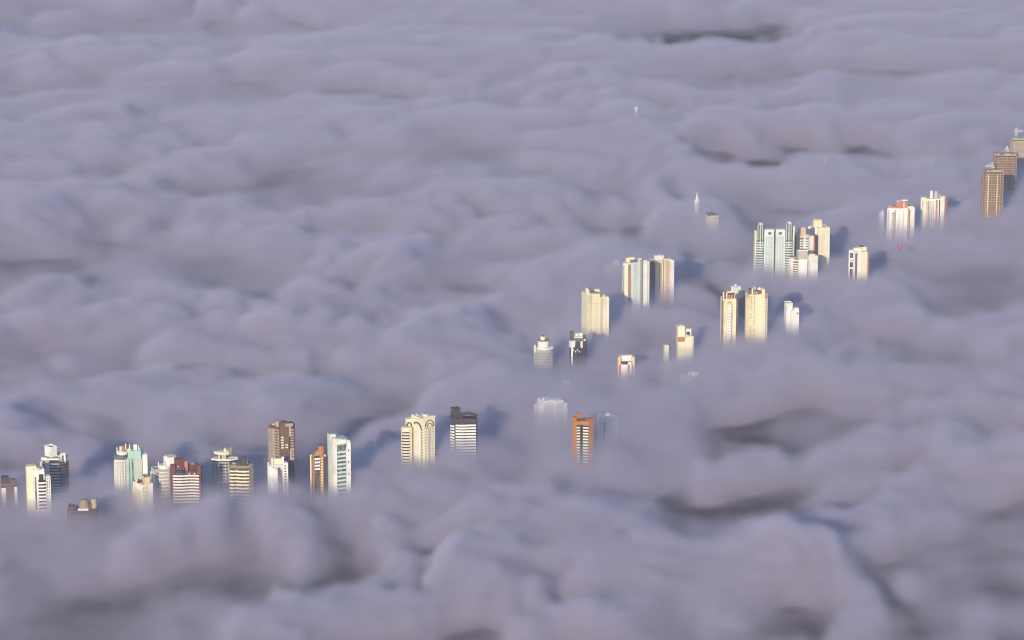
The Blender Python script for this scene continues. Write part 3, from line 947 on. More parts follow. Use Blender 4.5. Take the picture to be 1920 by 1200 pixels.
# 18 orange tower
t = Tower(APT, 'bright orange tower with dark slot between two stacks of balconies', 1092, 848, yaw=30, softness=30, dz=4)
q = t.prism('body', [(1072.5, 9), (1078, 2), (1090, 6), (1104, 4), (1112.5, 12), (1106, 30), (1077, 30)], 790, M['orange'])
t.prism('wing', [(1072.5, 8), (1078, 1), (1081, 2), (1081, 12), (1075, 14)], 783, M['orange'])
t.prism('wing', [(1104, 3.4), (1112.8, 11.5), (1108, 22), (1100, 14)], 786, M['orange'])
t.slab((1078, 1.6), (1090, 5.6), 790, 795, M['orange'], name='spandrel', out=.9)
t.slab((1090, 5.6), (1104, 3.6), 790, 795, M['orange'], name='spandrel', out=.9)
t.pane((1087, 4.8), (1090, 5.9), 796, 870, M['g_dark'], off=.3); t.pane((1090, 5.9), (1093, 5.5), 796, 870, M['g_dark'], off=.3)
t.balconies([(1080.5, 2.6), (1087, 4.8)], 800, 870, 5.4, M['ivory'], out=1.0, frac=.5, glass=M['g_dark'])
t.balconies([(1093.5, 5.3), (1103.5, 3.8)], 800, 870, 5.4, M['ivory'], out=1.3, frac=.5, glass=M['g_dark'])
t.box('roof_house', 1079, 1082, 1090, 776, M['orange'], bot=792, y0=8)
t.box('roof_house', 1081, 1083, 1086, 772, M['ochre'], bot=777, y0=12)
t.box('roof_house', 1098, 1101, 1111, 786, M['brick'], bot=792, y0=14)
t.cbox('roof_house', 1075.5, 781, 5, 4, M['brick'], y=8)
t.cbox('roof_house', 1094, 786, 2, 6, M['dark'], y=10)
t.pane((1081, 7.8), (1089, 11), 785, 790, M['g_warm'], off=.3)
t.done()

# 19 ghost white tower right of the orange one
t = Tower(APT, 'faint white stepped tower dissolving in fog, right of the orange tower', 1143, 792, yaw=24, softness=140, dz=23, radius=60)
t.box('body', 1126, 1130, 1160, 786, M['white'], depth=24, y0=3)
t.box('roof_house', 1124, 1127, 1144, 777, M['white'], bot=790, y0=8)
t.box('roof_house', 1136, 1139, 1153, 782, M['white'], bot=792, y0=4)
t.pane((1131, 3), (1135, 5), 792, 830, M['g_mid'], off=.2)
t.done()

# 20 round tower with ring
t = Tower(APT, 'round grey tower with white drum crown and open ring balcony', 1018, 682, yaw=20, softness=36, dz=-8)
d, poly = t.drum('body', 1019, 18, 18, 657, M['grey'], n=28)
t.drum('roof_ring', 1021, 18, 16.5, 653.5, M['white'], bot=657, n=28)
for k in range(9):
    a0 = math.radians(-170 + k * 18); a1 = math.radians(-170 + k * 18 + 12)
    t.skin((1019 + 18 * math.cos(a0), 18 + 18 * math.sin(a0)), (1019 + 18 * math.cos(a1), 18 + 18 * math.sin(a1)), 659, 705, [(.1, .9)], 5.5, .5, M['pale_concrete'] if k in (0, 1, 7, 8) else M['grey'], M['g_mid'], proud=.3)
t.drum('crown', 1019, 18, 10.6, 641, M['white'], bot=655, n=24)
t.drum('crown_rim', 1019, 18, 11, 639.5, M['ochre'], bot=641, n=24)
t.drum('water_tank', 1018, 18, 4.6, 631.5, M['ivory'], bot=640, n=16)
t.drum('dome', 1018, 18, 3.6, 629.5, M['brown'], bot=631.5, n=14, taper=.4)
t.cbox('fin', 1003, 646.5, 4, 14, M['white'], y=8)
t.drum('landing', 1034, 12, 4.2, 652, M['white'], bot=654, n=14)
t.cbox('roof_house', 1008, 651, 4, 5, M['white'], y=10)
t.done()

# 21 dark tower with white pieces
t = Tower(APT, 'dark brown tower with scattered white roof pieces, in front of the cream tower', 1084, 670, yaw=20, softness=26)
t.prism('body', [(1068, 8), (1071, 3), (1086, 1), (1099, 6), (1100, 16), (1096, 28), (1072, 28)], 642, M['dark'])
t.box('wing', 1068, 1070, 1079, 640, M['white'], bot=652, y0=-1, depth=8)
t.slab((1071, -.2), (1074, -.2), 652, 685, M['white']); t.slab((1088.5, 1.2), (1092, 2.6), 640, 652, M['white'])
t.box('stair_tower', 1069, 1071, 1076, 622, M['brown'], bot=645, y0=12)
t.prism('roof_house', [(1077, 8), (1094, 7), (1097, 18), (1078, 20)], 634, M['slate'], bot=644)
t.cbox('water_tank', 1081, 625, 6, 7, M['white'], y=12); t.cbox('water_tank', 1088.5, 623.5, 7.5, 8, M['white'], y=12)
t.prism('roof_slab', [(1076, 6), (1093, 5), (1093, 9), (1077, 10)], 631.5, M['steel'], bot=634)
t.box('wing', 1093, 1095, 1099, 630, M['brown'], bot=648, y0=8, depth=8)
t.cbox('roof_house', 1096, 636, 4, 3, M['ivory'], y=5)
for k in range(4): t.cbox('balcony', 1075.5 + k * 3.6, 655 + (k % 2) * 3, 2.4, 2.6, M['white'] if k % 2 else M['ivory'], y=.5)
t.pane((1072, 2.9), (1086, 1.1), 648, 690, M['g_dark'], off=.2)
t.skin((1086, 1), (1099, 6), 650, 690, cols(3, .5), 5.5, .5, M['dark'], M['g_dark'])
t.drum('stair_drum', 1097, 10, 3.5, 644, M['dark'], bot=662, n=12)
t.done()

# 22 small white portal tower
t = Tower(APT, 'small white tower top with portal frame and terracotta edges, low in the fog', 1174, 694, yaw=8, radius=34, softness=30, dz=-3)
t.prism('body', [(1158, 4), (1162, 1), (1186, 1), (1190, 4), (1188, 22), (1160, 22)], 684, M['brick'])
t.box('frame_wing', 1158, 1159, 1164, 669, M['peach'], y0=2, depth=8)
t.box('frame_wing', 1184, 1185, 1190, 669, M['peach'], y0=2, depth=8)
t.box('roof_house', 1162, 1163, 1186, 667, M['white'], bot=678, y0=9, depth=8)
t.box('balcony_front', 1164, 1165, 1177, 683, M['white'], y0=-1, depth=5)
t.slab((1177, .5), (1184, .6), 679, 683, M['white'], name='cornice', out=.8)
t.slab((1181, .5), (1184, .6), 683, 705, M['white'], out=.8)
t.pane((1165, 1.2), (1177, 1.2), 677, 683, M['g_dark'], off=1)
t.cbox('roof_house', 1176, 679, 4, 3, M['grey'], y=5)
t.clutter([(1164, 4), (1184, 4), (1184, 10), (1164, 10)], 684, 2, 3, M['white'], seed=22)
t.done()

# 23 cream tower
t = Tower(APT, 'tall cream tower with small windows and corner turrets, left of the tall white tower', 1120, 622, yaw=18, dz=3)
q = t.box('body', 1097, 1100, 1125, 552, M['ivory'], y0=2, depth=30)
t.skin(q[0], lerp(q[0], q[1], .52), 552, 645, [(.08, .2), (.32, .5), (.6, .78)], 4.8, .5, M['ivory'], M['g_dark'], skip=.2, proud=.35)
t.skin(lerp(q[0], q[1], .55), lerp(q[0], q[1], .94), 566, 645, cols(5, .45), 4.6, .5, M['ivory'], M['g_pale'], proud=.35)
t.slab(lerp(q[0], q[1], .53), q[1], 552, 566, M['cream'], name='spandrel', out=.5)
q2 = t.box('wing', 1124, 1126, 1142, 558, M['cream'], y0=8, depth=26)
t.skin(lerp(q2[0], q2[1], 0), lerp(q2[0], q2[1], .3), 559, 645, [(.25, .75)], 4.6, .5, M['cream'], M['g_warm'])
t.slab(lerp(q2[0], q2[1], .33), lerp(q2[0], q2[1], .56), 560, 645, M['white'], out=.5)
t.slab(lerp(q2[0], q2[1], .6), lerp(q2[0], q2[1], .97), 557, 645, M['ivory'], out=.9)
t.box('turret', 1097, 1099, 1105, 541, M['ivory'], bot=553, y0=3); t.box('turret', 1114, 1116, 1124, 543, M['ivory'], bot=553, y0=10)
t.prism('roof_house', [(1101, 8), (1120, 8), (1122, 18), (1103, 20)], 547, M['slate'], bot=554)
t.prism('roof_slab', [(1100, 5), (1126, 7), (1126, 10), (1100, 8)], 549, M['roof'], bot=551)
t.cbox('water_tank', 1118, 544, 5, 6, M['ivory'], y=16); t.mast(1119.5, 538, 8, y=12, r=.3)
t.cbox('roof_house', 1104, 540, 4, 3, M['brown'], y=6); t.cbox('roof_house', 1132, 553.5, 5, 5, M['cream'], y=14); t.cbox('roof_house', 1138, 555, 4, 5, M['peach'], y=12)
t.mast(1097.6, 537, 5, y=4)
t.clutter(q2, 558, 8, 3, seed=23)
t.done()

# 24 tall white tower
t = Tower(APT, 'tall white tower with blue grey slots and rows of dark windows, upper middle', 1193, 570, yaw=22)
t.prism('wing', [(1168, 8), (1172, 3), (1182, 4), (1182, 16), (1170, 18)], 494, M['white'])
t.skin((1168, 8), (1171.5, 3.6), 496, 595, [(.1, .8)], 5, .55, M['cool'], M['g_dark'])
t.slab((1172, 3), (1177, 3.5), 494, 595, M['ivory'], out=.5)
t.skin((1177.5, 3.6), (1182, 4), 496, 595, [(.15, .85)], 5, .5, M['ochre'], M['g_pale'])
q = t.box('body', 1182, 1184, 1204, 493, M['white'], y0=1, depth=26)
t.skin(lerp(q[0], q[1], .0), lerp(q[0], q[1], .66), 493, 595, [(.32, .48), (.6, .76)], 5, .45, M['cool'], M['g_dark'], skip=.12)
t.skin(lerp(q[0], q[1], .68), lerp(q[0], q[1], 1), 485, 595, [(.25, .8)], 5, .6, M['cool'], M['g_dark'])
t.prism('shade_toned_slot', [(1200, 8), (1206, 7), (1207, 14), (1201, 15)], 486, M['slate'])  # slate colour stands in for the shade inside the slot
q = t.box('wing', 1204, 1206, 1217, 491, M['white'], y0=6, depth=24)
t.skin(lerp(q[0], q[1], .5), q[1], 495, 595, [(.3, .75)], 4.8, .45, M['white'], M['g_warm'])
t.slab(lerp(q[0], q[1], 0), lerp(q[0], q[1], .5), 488, 595, M['white'], out=.5)
t.box('roof_house', 1173, 1175, 1190, 483, M['ivory'], bot=495, y0=12, parapet=.5, pmat=M['roof'])
t.prism('roof_house', [(1181, 4), (1194, 5), (1194, 10), (1182, 11)], 489, M['slate'], bot=495)
t.cbox('roof_house', 1198, 484, 5, 10, M['ivory'], y=10); t.cbox('roof_house', 1206, 487.5, 5, 4, M['ivory'], y=14)
t.cbox('roof_house', 1210, 489.5, 2, 3, M['slate'], y=8)
t.mast(1184, 479, 5, y=14); t.clutter(q, 491, 6, 2, seed=24)
t.done()

# 25 cream and white tower
t = Tower(APT, 'cream and white tower with white box on top and brown shaded side, upper middle', 1244, 545, yaw=24, softness=30)
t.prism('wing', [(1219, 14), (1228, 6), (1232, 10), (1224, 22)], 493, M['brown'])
q = t.box('body', 1227, 1230, 1244, 490, M['cream'], y0=3, depth=26)
t.skin(lerp(q[0], q[1], .2), lerp(q[0], q[1], .9), 491, 565, [(.25, .45), (.6, .85)], 4.6, .5, M['cream'], M['g_warm'])
q = t.box('wing', 1243, 1245, 1257, 488, M['tan'], y0=5, depth=22)
t.skin(lerp(q[0], q[1], .3), q[1], 489, 565, cols(2, .5), 4.6, .5, M['peach'], M['g_dark'])
t.slab(lerp(q[0], q[1], 0), lerp(q[0], q[1], .2), 488, 565, M['ivory'], out=.6)
t.box('wing', 1256, 1257, 1264, 488, M['white'], y0=6, depth=18)
t.box('roof_house', 1226, 1229, 1245, 480, M['white'], bot=493, y0=8)
t.prism('roof_slope', [(1243, 9), (1258, 8), (1258, 20), (1244, 20)], 486, M['cream'], bot=489)
t.cbox('water_tank', 1234, 478, 4, 4, M['ivory'], y=14); t.cbox('water_tank', 1240, 479, 3, 3, M['white'], y=12)
t.done()

# 26 two slab cream tower
t = Tower(APT, 'small cream tower of two slabs with an ochre band, lower middle right', 1285, 660, yaw=10, radius=36, softness=28)
t.box('body', 1269, 1271, 1284, 612, M['ivory'], y0=2, depth=14)
t.prism('ochre_band', [(1270.8, 1.6), (1283.6, 3.6), (1283.6, 5), (1270.8, 5)], 632, M['ochre'], bot=641)
q = t.box('body', 1283, 1285, 1300, 631, M['ivory'], y0=0, depth=16)
t.skin(lerp(q[0], q[1], .75), q[1], 632, 680, [(.3, .8)], 5, .4, M['ivory'], M['g_pale'])
t.box('roof_house', 1285, 1286, 1296, 617, M['white'], bot=632, y0=5, depth=8)
t.pane((1286.5, 4.6), (1293, 5.8), 622, 627, M['g_dark'], off=.4)
t.cbox('roof_house', 1291, 627.5, 5, 3, M['grey'], y=2); t.cbox('water_tank', 1277, 609, 3.6, 3, M['white'], y=8)
t.slab((1285.6, 4.4), (1296, 6.4), 616, 618, M['yellow'], name='cornice', out=.7)
t.done()

# 27 stub
t = Tower(APT, 'tiny cream tower top poking from the fog, left of the small two slab tower', 1250, 662, yaw=12, radius=26, softness=26)
q = t.box('body', 1245, 1246, 1254, 649, M['ivory'], y0=0, depth=8, parapet=.6)
t.cbox('roof_house', 1250, 646.5, 5, 3, M['cream'], y=3)
t.done()

# 28 faint roofs
t = Tower(APT, 'faint white rooftop pieces showing through fog below the two slab tower', 1296, 700, yaw=30, radius=40, softness=66, dz=13)
t.box('body', 1276, 1282, 1306, 706, M['pale_concrete'], y0=2, yaw=30)
t.box('roof_house', 1296, 1301, 1310, 699, M['white'], bot=707, y0=4); t.cbox('roof_house', 1292, 697, 3, 6, M['white'], y=6)
t.done()
t = Tower(APT, 'barely visible pale rooftop in fog between the round tower and the ghost tower', 1052, 716, yaw=30, radius=40, softness=70, dz=14)
t.box('body', 1041, 1048, 1068, 721, M['pale_concrete'], y0=2, yaw=30)
t.box('roof_house', 1058, 1061, 1068, 715, M['white'], bot=722, y0=4); t.cbox('roof_house', 1057, 713, 3, 6, M['white'], y=6)
t.done()
t = Tower(APT, 'pale fogged slab tower behind and left of the tall white tower', 1150, 496, yaw=24, softness=140, dz=30, radius=50)
t.box('body', 1133, 1140, 1166, 500, M['white'], y0=2, yaw=30)
t.box('roof_house', 1149, 1152, 1163, 489, M['white'], bot=502, y0=6)
t.done()

# 29 twin cream towers with a white one behind
t = Tower(APT, 'cream tower with dark open crown and white centre strip, left of the cream twins', 1368, 640, yaw=12, dz=6)
q = t.box('body', 1354, 1356, 1380, 561, M['cream'], y0=1, depth=24)
t.prism('wing', [(1352.5, 6), (1354.5, 3), (1356, 8)], 558, M['g_mid'])
A = lambda u: lerp(q[0], q[1], u)
t.skin(A(0), A(.2), 562, 660, [(.2, .4)], 5.2, .4, M['cream'], M['g_warm'], skip=.5)
t.slab(A(.27), A(.62), 577, 636, M['white'], out=.9, name='centre_strip')
for k in range(9): t.slab(A(.3), A(.6), 581 + k * 5.6, 582 + k * 5.6, M['pale_concrete'], out=1.3, name='window_sills', each=False)
t.slab(A(.24), A(.66), 568, 570, M['yellow'], out=.8, name='cornice')
t.slab(A(.64), A(.67), 570, 655, M['brown'], out=.5)
t.slab(A(.7), A(.98), 561, 655, M['ivory'], out=.8)
t.pane(A(.36), A(.44), 566, 568, M['g_dark'], off=.4); t.pane(A(.5), A(.56), 566, 568, M['g_dark'], off=.4)
t.prism('crown', [(1357, 5), (1377, 7), (1377, 20), (1357, 20)], 551, M['brown'], bot=562)
for x in (1355.5, 1361.5): t.cbox('pillar', x, 547.5, 2.6, 16, M['ivory'], y=3)
for x, yy in ((1366, 3), (1371, 4), (1376, 5)): t.cbox('balcony_post', x, 553, 1.6, 8, M['peach'], y=yy)
t.slab((1362, 5), (1376, 7), 546.5, 549, M['ivory'], name='roof_beam', out=.4)
t.box('shade_toned_wing', 1380, 1381, 1383.5, 562, M['brown'], y0=4, depth=18)  # shade on such wings is put into their darker material
t.cbox('roof_house', 1368, 546, 6, 8, M['ivory'], y=14)
t.done()

t = Tower(APT, 'cream tower with brown loggias and white roof tanks, right of the cream twins', 1418, 637, yaw=14, dz=6)
q = t.box('body', 1402, 1404, 1428, 553, M['cream'], y0=1, depth=26)
t.prism('wing', [(1398, 8), (1403, 2), (1405, 3), (1402, 16)], 559, M['cream'])
A = lambda u: lerp(q[0], q[1], u)
t.skin(A(0), A(.45), 553, 660, [(.22, .4), (.78, .95)], 5.6, .42, M['cream'], M['g_warm'], skip=.15, proud=.4)
t.skin(A(.45), A(.97), 553, 660, [(.3, .42)], 5.6, .4, M['ivory'], M['g_mid'], skip=.8, proud=.45)
q2 = t.box('wing', 1427, 1428, 1433, 543, M['ivory'], y0=2, depth=22)
q3 = t.box('wing', 1432, 1433, 1438, 551, M['cream'], y0=5, depth=20)
t.skin(q3[0], q3[1], 560, 660, [(.2, .8)], 5, .5, M['ivory'], M['g_warm'], proud=.6)
t.prism('crown', [(1402, 8), (1427, 7), (1428, 20), (1404, 22)], 544, M['brown'], bot=554)
for x in (1409.5, 1428.5): t.cbox('pillar', x, 541, 3, 13, M['ivory'], y=5)
t.cbox('water_tank', 1413.5, 537, 6, 6, M['pale_concrete'], y=12); t.cbox('water_tank', 1422.5, 539, 5, 7, M['white'], y=10)
for x in (1414, 1417.5): t.cbox('balcony', x, 547.5, 2.2, 2.2, M['white'], y=5)
t.box('loggia', 1433, 1434, 1437, 552, M['brick'], bot=561, y0=4, depth=6)
t.clutter([(1405, 10), (1426, 9), (1427, 18), (1406, 20)], 544, 8, 4, seed=30)
t.done()

t = Tower(APT, 'shaded white topped tower with teal roof glass behind the two cream twins', 1388, 590, yaw=26, level=False)
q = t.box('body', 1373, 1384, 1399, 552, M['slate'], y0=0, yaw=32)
t.box('crown', 1371, 1379, 1389, 539, M['white'], bot=553, y0=6, yaw=34)
t.cbox('water_tank', 1379, 533, 4.5, 6, M['white'], y=16); t.cbox('water_tank', 1387, 536, 5, 6, M['white'], y=16)
t.box('teal_roof', 1382, 1388, 1398, 546, M['g_teal'], bot=553, y0=3, yaw=30)
t.cbox('roof_house', 1397, 546, 4, 8, M['pale_concrete'], y=10)
t.done()

# 30 small white tower
t = Tower(APT, 'small plain white tower alone right of the cream twins', 1485, 613, yaw=12, radius=36)
t.box('body', 1471, 1474, 1486, 570, M['white'], y0=2, depth=16, parapet=.9)
q = t.box('body', 1480, 1483, 1498, 582, M['white'], y0=-1, depth=16)
t.prism('frame_wing', [(1488, 2), (1497, 3), (1497.5, 7), (1488, 6)], 577.5, M['white'], bot=583)
t.pane((1494, .4), (1496.5, .8), 586, 589, M['g_dark'], off=.3)
t.slab((1471.5, 2), (1483, 3), 569, 572, M['ivory'], name='cornice', out=.5)
t.done()

# 31-32 the twin round cornered towers
def twin(label, cx, mirror, top):
    t = Tower(APT, label, cx, 503, yaw=10, radius=50)
    f = (lambda x: cx + (cx - x)) if mirror else (lambda x: x)
    x = lambda a: cx + (a if not mirror else -a)
    def order(p): return p if not mirror else [(b[0], b[1]) for b in reversed(p)]
    t.prism('wing', order([(x(-1), 6), (x(17), 5), (x(18), 24), (x(0), 26)]), 432, M['cool'])
    pl = [(x(0), 5.6), (x(17), 4.6)]
    if mirror: pl = pl[::-1]
    t.skin(pl[0], pl[1], 442, 525, [(.12, .24), (.42, .58), (.7, .86)], 4.6, .45, M['cool'], M['g_mid'], proud=.4)
    t.slab(pl[0], pl[1], 432.5, 442, M['cool'], name='spandrel', out=.6)
    t.slab(pl[0], pl[1], 430.5, 433, M['white'], name='cornice', out=.9)
    # round window in the gable
    c = t.P(x(9), 4.2); zc = t.Z(437.5, 5); r = 3.2 * t.s
    bm = bmesh.new()
    fr = [bm.verts.new((c.x + r * math.cos(a), c.y - .5, zc + r * math.sin(a))) for a in [k * math.pi / 10 for k in range(20)]]
    bk = [bm.verts.new((v.co.x, c.y + .4, v.co.z)) for v in fr]
    bm.faces.new(fr)
    for i in range(20): bm.faces.new((fr[i], fr[(i + 1) % 20], bk[(i + 1) % 20], bk[i]))
    t.link('round_window', bm, M['g_mid'])
    # round corner: dark glass drum over white banded drum
    t.drum('body', x(-8), 12, 7.4, 450, M['cool'], n=20)
    t.drum('glass_drum', x(-8), 12, 6.8, top + 4, M['g_teal'], bot=450, n=20)
    ring = [(x(-8) + 7.4 * math.cos(a), 12 + 7.4 * math.sin(a)) for a in [math.radians(-170 + i * 20) for i in range(9)]]
    t.balconies(ring, 452, 525, 4.6, M['cool'], out=.9, frac=.5, glass=M['g_dark'])
    for a in (-135, -95, -60):
        q0 = (x(-8) + 6.9 * math.cos(math.radians(a)), 12 + 6.9 * math.sin(math.radians(a)))
        t.cbox('mullion', q0[0], top + 2, 1.5 if a != -95 else 2.2, 46 - (top - 418) * .2, M['steel'], y=q0[1])
    t.box('crown', min(x(-5), x(-11)), min(x(-5), x(-11)) + 1, max(x(-5), x(-11)), top, M['white'], bot=top + 6, y0=8, depth=8)
    t.box('fin', min(x(-15), x(-18.5)), min(x(-15), x(-18.5)) + .6, max(x(-15), x(-18.5)), 433 if not mirror else 424, M['ivory'], y0=12, depth=10)
    t.box('shaft', min(x(-12), x(-16)), min(x(-12), x(-16)) + .6, max(x(-12), x(-16)), 423, M['slate'], y0=15, depth=10)
    t.done()
    return t
twin('pale green white tower with dark glass corner drum, left one of the matching pair', 1433.5, False, 419)
twin('pale green white tower with dark glass corner drum, right one of the matching pair', 1471, True, 416.5)

# 33 peach and white tower
t = Tower(APT, 'white and peach tower with brown right side, between pale pair and broad ivory tower', 1512, 487, yaw=20, radius=40)
t.box('shade_toned_wing', 1488, 1489, 1497, 442, M['dark'], y0=16, depth=16)  # dark colour gives this set-back wing its shade
q = t.box('body', 1495, 1498, 1516, 441, M['peach'], y0=4, depth=22)
A = lambda u: lerp(q[0], q[1], u)
t.balconies([A(0), (A(.2)[0], A(.2)[1] - 1.2), A(.45)], 449, 475, 4.6, M['white'], out=1.0, frac=.6, glass=M['g_mid'])
t.balconies([A(.68), (A(.85)[0], A(.85)[1] - .6), A(1)], 449, 475, 4.6, M['white'], out=1.0, frac=.6, glass=M['g_mid'])
t.slab(A(.46), A(.66), 439, 475, M['white'], out=1.3)
t.prism('body', [(1496, 2), (1515, 2), (1515, 10), (1497, 10)], 472, M['white'])
q2 = t.box('wing', 1517, 1519, 1527, 443, M['white'], y0=6, depth=20)
t.box('wing', 1525, 1526, 1528, 442, M['brick'], y0=7, depth=18); t.box('shade_toned_wing', 1527, 1528, 1532.5, 442, M['dark'], y0=8, depth=18)  # last wing is coloured dark as the shaded right side
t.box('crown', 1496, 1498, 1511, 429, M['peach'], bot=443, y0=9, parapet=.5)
t.box('shade_toned_wing', 1512, 1513, 1521, 430, M['slate'], bot=443, y0=14); t.box('shaft', 1521, 1522, 1526.5, 427, M['slate'], bot=444, y0=14)  # slate block carries its shade in the colour
t.mast(1496, 425, 6, y=12)
t.done()

# 34 big cream tower
t = Tower(APT, 'broad ivory tower with box penthouse, highest and rightmost of the upper cluster', 1538, 482, yaw=16, radius=40)
q = t.box('body', 1528, 1533, 1555.5, 429, M['ivory'], y0=0, depth=28, parapet=.6)
A = lambda u: lerp(q[0], q[1], u)
t.skin(A(.02), A(.98), 431, 505, [(.1, .16), (.3, .36), (.5, .56), (.8, .88)], 4.2, .42, M['ivory'], M['g_pale'], skip=.2, proud=.3)
t.skin(A(.82), A(.99), 436, 505, [(.3, .7)], 5.2, .45, M['white'], M['g_warm'], proud=.6)
t.prism('wing', [(1515, 12), (1522, 6), (1532, 5), (1532, 22), (1518, 24)], 426, M['white'])
t.box('penthouse', 1524, 1526, 1541, 414, M['ivory'], bot=430, y0=10, parapet=.6, pmat=M['yellow'])
t.cbox('roof_house', 1534, 412, 5, 4, M['peach'], y=18); t.mast(1542.5, 420, 10, y=8, r=.4)
t.clutter(q, 429, 0, 4, seed=34)
t.done()

# 35 low white block in front
t = Tower(APT, 'low gleaming white stepped block with box top, at the foot of the upper cluster', 1508, 506, yaw=14, level=False)
t.box('body', 1481, 1483, 1488, 484, M['white'], y0=6, depth=14)
t.prism('body', [(1486, 8), (1497, 3), (1514, 2), (1515, 18), (1488, 20)], 488, M['cool'])
t.balconies([(1487, 7.4), (1492, 4.4), (1497, 3)], 492, 525, 4.4, M['ivory'], out=1.0, frac=.5, glass=M['g_warm'])
t.slab((1501, 2.4), (1514, 1.6), 486, 525, M['white'], out=.6)
t.box('body', 1514, 1516, 1534, 482, M['white'], y0=3, depth=16, parapet=.8, pmat=M['ivory'])
t.skin((1515.5, 2.8), (1518.5, 3.4), 486, 525, [(.2, .8)], 4.4, .5, M['white'], M['g_mid'])
t.box('crown', 1496, 1497, 1515, 470, M['pale_concrete'], bot=489, y0=6, depth=12)
t.slab((1496, 5.6), (1515, 8), 469, 471, M['ivory'], name='cornice', out=.5)
t.prism('roof_slab', [(1484, 8), (1496, 8), (1496, 14), (1485, 14)], 481.5, M['brick'], bot=485)
t.box('roof_house', 1516, 1518, 1529, 477, M['cream'], bot=482, y0=12)
t.done()

# 36 white tower with dark bays
t = Tower(APT, 'white tower with dark glass bays down its left side, alone right of the upper cluster', 1609, 517, yaw=16, softness=30)
t.prism('bay', [(1591, 8), (1592.5, 4), (1600, 3), (1601, 14), (1592, 16)], 470, M['white'])
for a, b in ((474, 484), (488, 489), (491, 501), (504, 530)): t.pane((1593.3, 3.9), (1599, 3.2), a, b, M['g_warm'], off=.25)
for a in (485.5, 502): t.slab((1592.5, 4), (1600, 3), a, a + 1.6, M['ivory'], name='balcony', out=1.1)
q = t.box('body', 1599, 1601, 1615, 472, M['white'], y0=1, depth=24)
t.pane(lerp(q[0], q[1], .12), lerp(q[0], q[1], .42), 475, 530, M['slate'], off=.3)
t.skin(lerp(q[0], q[1], .5), lerp(q[0], q[1], .98), 474, 530, [(.3, .4)], 5.5, .4, M['white'], M['g_mid'], skip=.75)
q = t.box('wing', 1613, 1615, 1626, 472, M['peach'], y0=3, depth=22)
t.slab(q[0], q[1], 472, 530, M['ivory'], out=.4)
t.prism('crown', [(1600, 8), (1615, 5), (1616, 18), (1602, 20)], 466, M['ivory'], bot=473)
t.box('penthouse', 1607, 1610, 1625, 464, M['ivory'], bot=473, y0=9)
t.cbox('roof_house', 1615, 460.5, 8, 4, M['brown'], y=16); t.box('shade_toned_wing', 1626, 1626.5, 1629, 476, M['brick'], y0=7, depth=16)  # narrow right wing takes a darker colour for shade
t.done()

# 37 white tower with terracotta crown
t = Tower(APT, 'white tower with terracotta crown and balcony rows, left one of the two upper right', 1689, 433, yaw=18, radius=50)
body = [(1664, 8), (1668, 4), (1682, 2), (1700, 2), (1714, 7), (1712, 28), (1667, 30)]
t.prism('body', body, 391, M['white'])
t.skin((1664, 8), (1668, 4), 392, 455, [(.25, .8)], 4.8, .45, M['white'], M['g_mid'])
t.balconies([(1671.5, 3.4), (1677, 2.8)], 401, 455, 4.2, M['white'], out=.8, frac=.55, glass=M['g_warm'])
t.balconies([(1678.5, 2.6), (1685, 2.1)], 396, 455, 4.2, M['white'], out=.9, frac=.55, glass=M['g_warm'])
t.slab((1676.8, 2.7), (1678.4, 2.5), 395, 455, M['ochre'], out=.8)
t.slab((1686, 2), (1691, 2), 391, 455, M['white'], out=.8)
t.skin((1691, 2), (1695, 2), 394, 455, [(.3, .75)], 4.2, .5, M['white'], M['g_pale'])
t.slab((1696, 2), (1701, 2.2), 390, 455, M['white'], out=.8)
t.slab((1703.5, 3.1), (1706, 4), 393, 455, M['ochre'], out=.5); t.slab((1701.5, 2.4), (1702.4, 2.8), 390, 455, M['brick'], out=.5)
t.slab((1707.5, 4.6), (1714, 7), 389, 455, M['white'], out=.7)
t.prism('crown', [(1680, 6), (1701, 6), (1703, 18), (1683, 20)], 378, M['brick'], bot=392)
t.prism('crown', [(1671, 6), (1681, 5), (1682, 14), (1673, 15)], 387, M['brick'], bot=396)
t.prism('roof_slab', [(1688, 5), (1701, 5), (1701, 12), (1689, 13)], 375, M['white'], bot=377)
t.prism('roof_slab', [(1680, 7), (1687, 6), (1687, 13), (1681, 14)], 377, M['ivory'], bot=379.5)
t.slab((1693.5, 5.8), (1695, 5.8), 376, 392, M['white'], out=.3)
t.prism('parapet', [(1701, 4), (1713, 8), (1711, 12), (1701, 9)], 387.5, M['ivory'], bot=391)
t.box('shade_toned_wing', 1713.6, 1714, 1716, 390, M['brick'], y0=8, depth=14)
t.cbox('roof_house', 1676, 386, 3, 3, M['white'], y=10)
t.done()

# 38 white tower with red stripes
t = Tower(APT, 'white tower with red stripes and twin drum tanks, right of the terracotta crowned tower', 1751, 411, yaw=18, radius=45)
t.prism('body', [(1727, 8), (1731, 4), (1742, 2), (1760, 2), (1771, 6), (1770, 26), (1730, 28)], 373, M['white'])
t.prism('wing', [(1727, 7.6), (1731, 3.6), (1736, 2.6), (1736, 10)], 371, M['ivory'])
t.skin((1727, 7.4), (1731.5, 3.4), 374, 430, [(.5, .85)], 4, .45, M['white'], M['g_warm'])
for k in range(12): t.slab((1735.5, 2.4), (1740, 1.9), 377 + k * 4, 379 + k * 4, M['white'], name='balcony', out=1.2, each=False)
t.slab((1736, 2.5), (1741.5, 1.9), 375, 430, M['brick'], out=.6)
t.slab((1733, 2.6), (1741, 1.6), 373.5, 376.5, M['white'], name='cornice', out=1)
for x in (1742.5, 1746, 1749.5): t.slab((x, 1.8), (x + 1.6, 1.8), 377, 430, M['pale_concrete'], out=.5)
t.slab((1754, 2), (1757.5, 2), 375, 430, M['brick'], out=.5); t.pane((1760, 2.2), (1762, 2.6), 375, 430, M['g_dark'], off=.3)
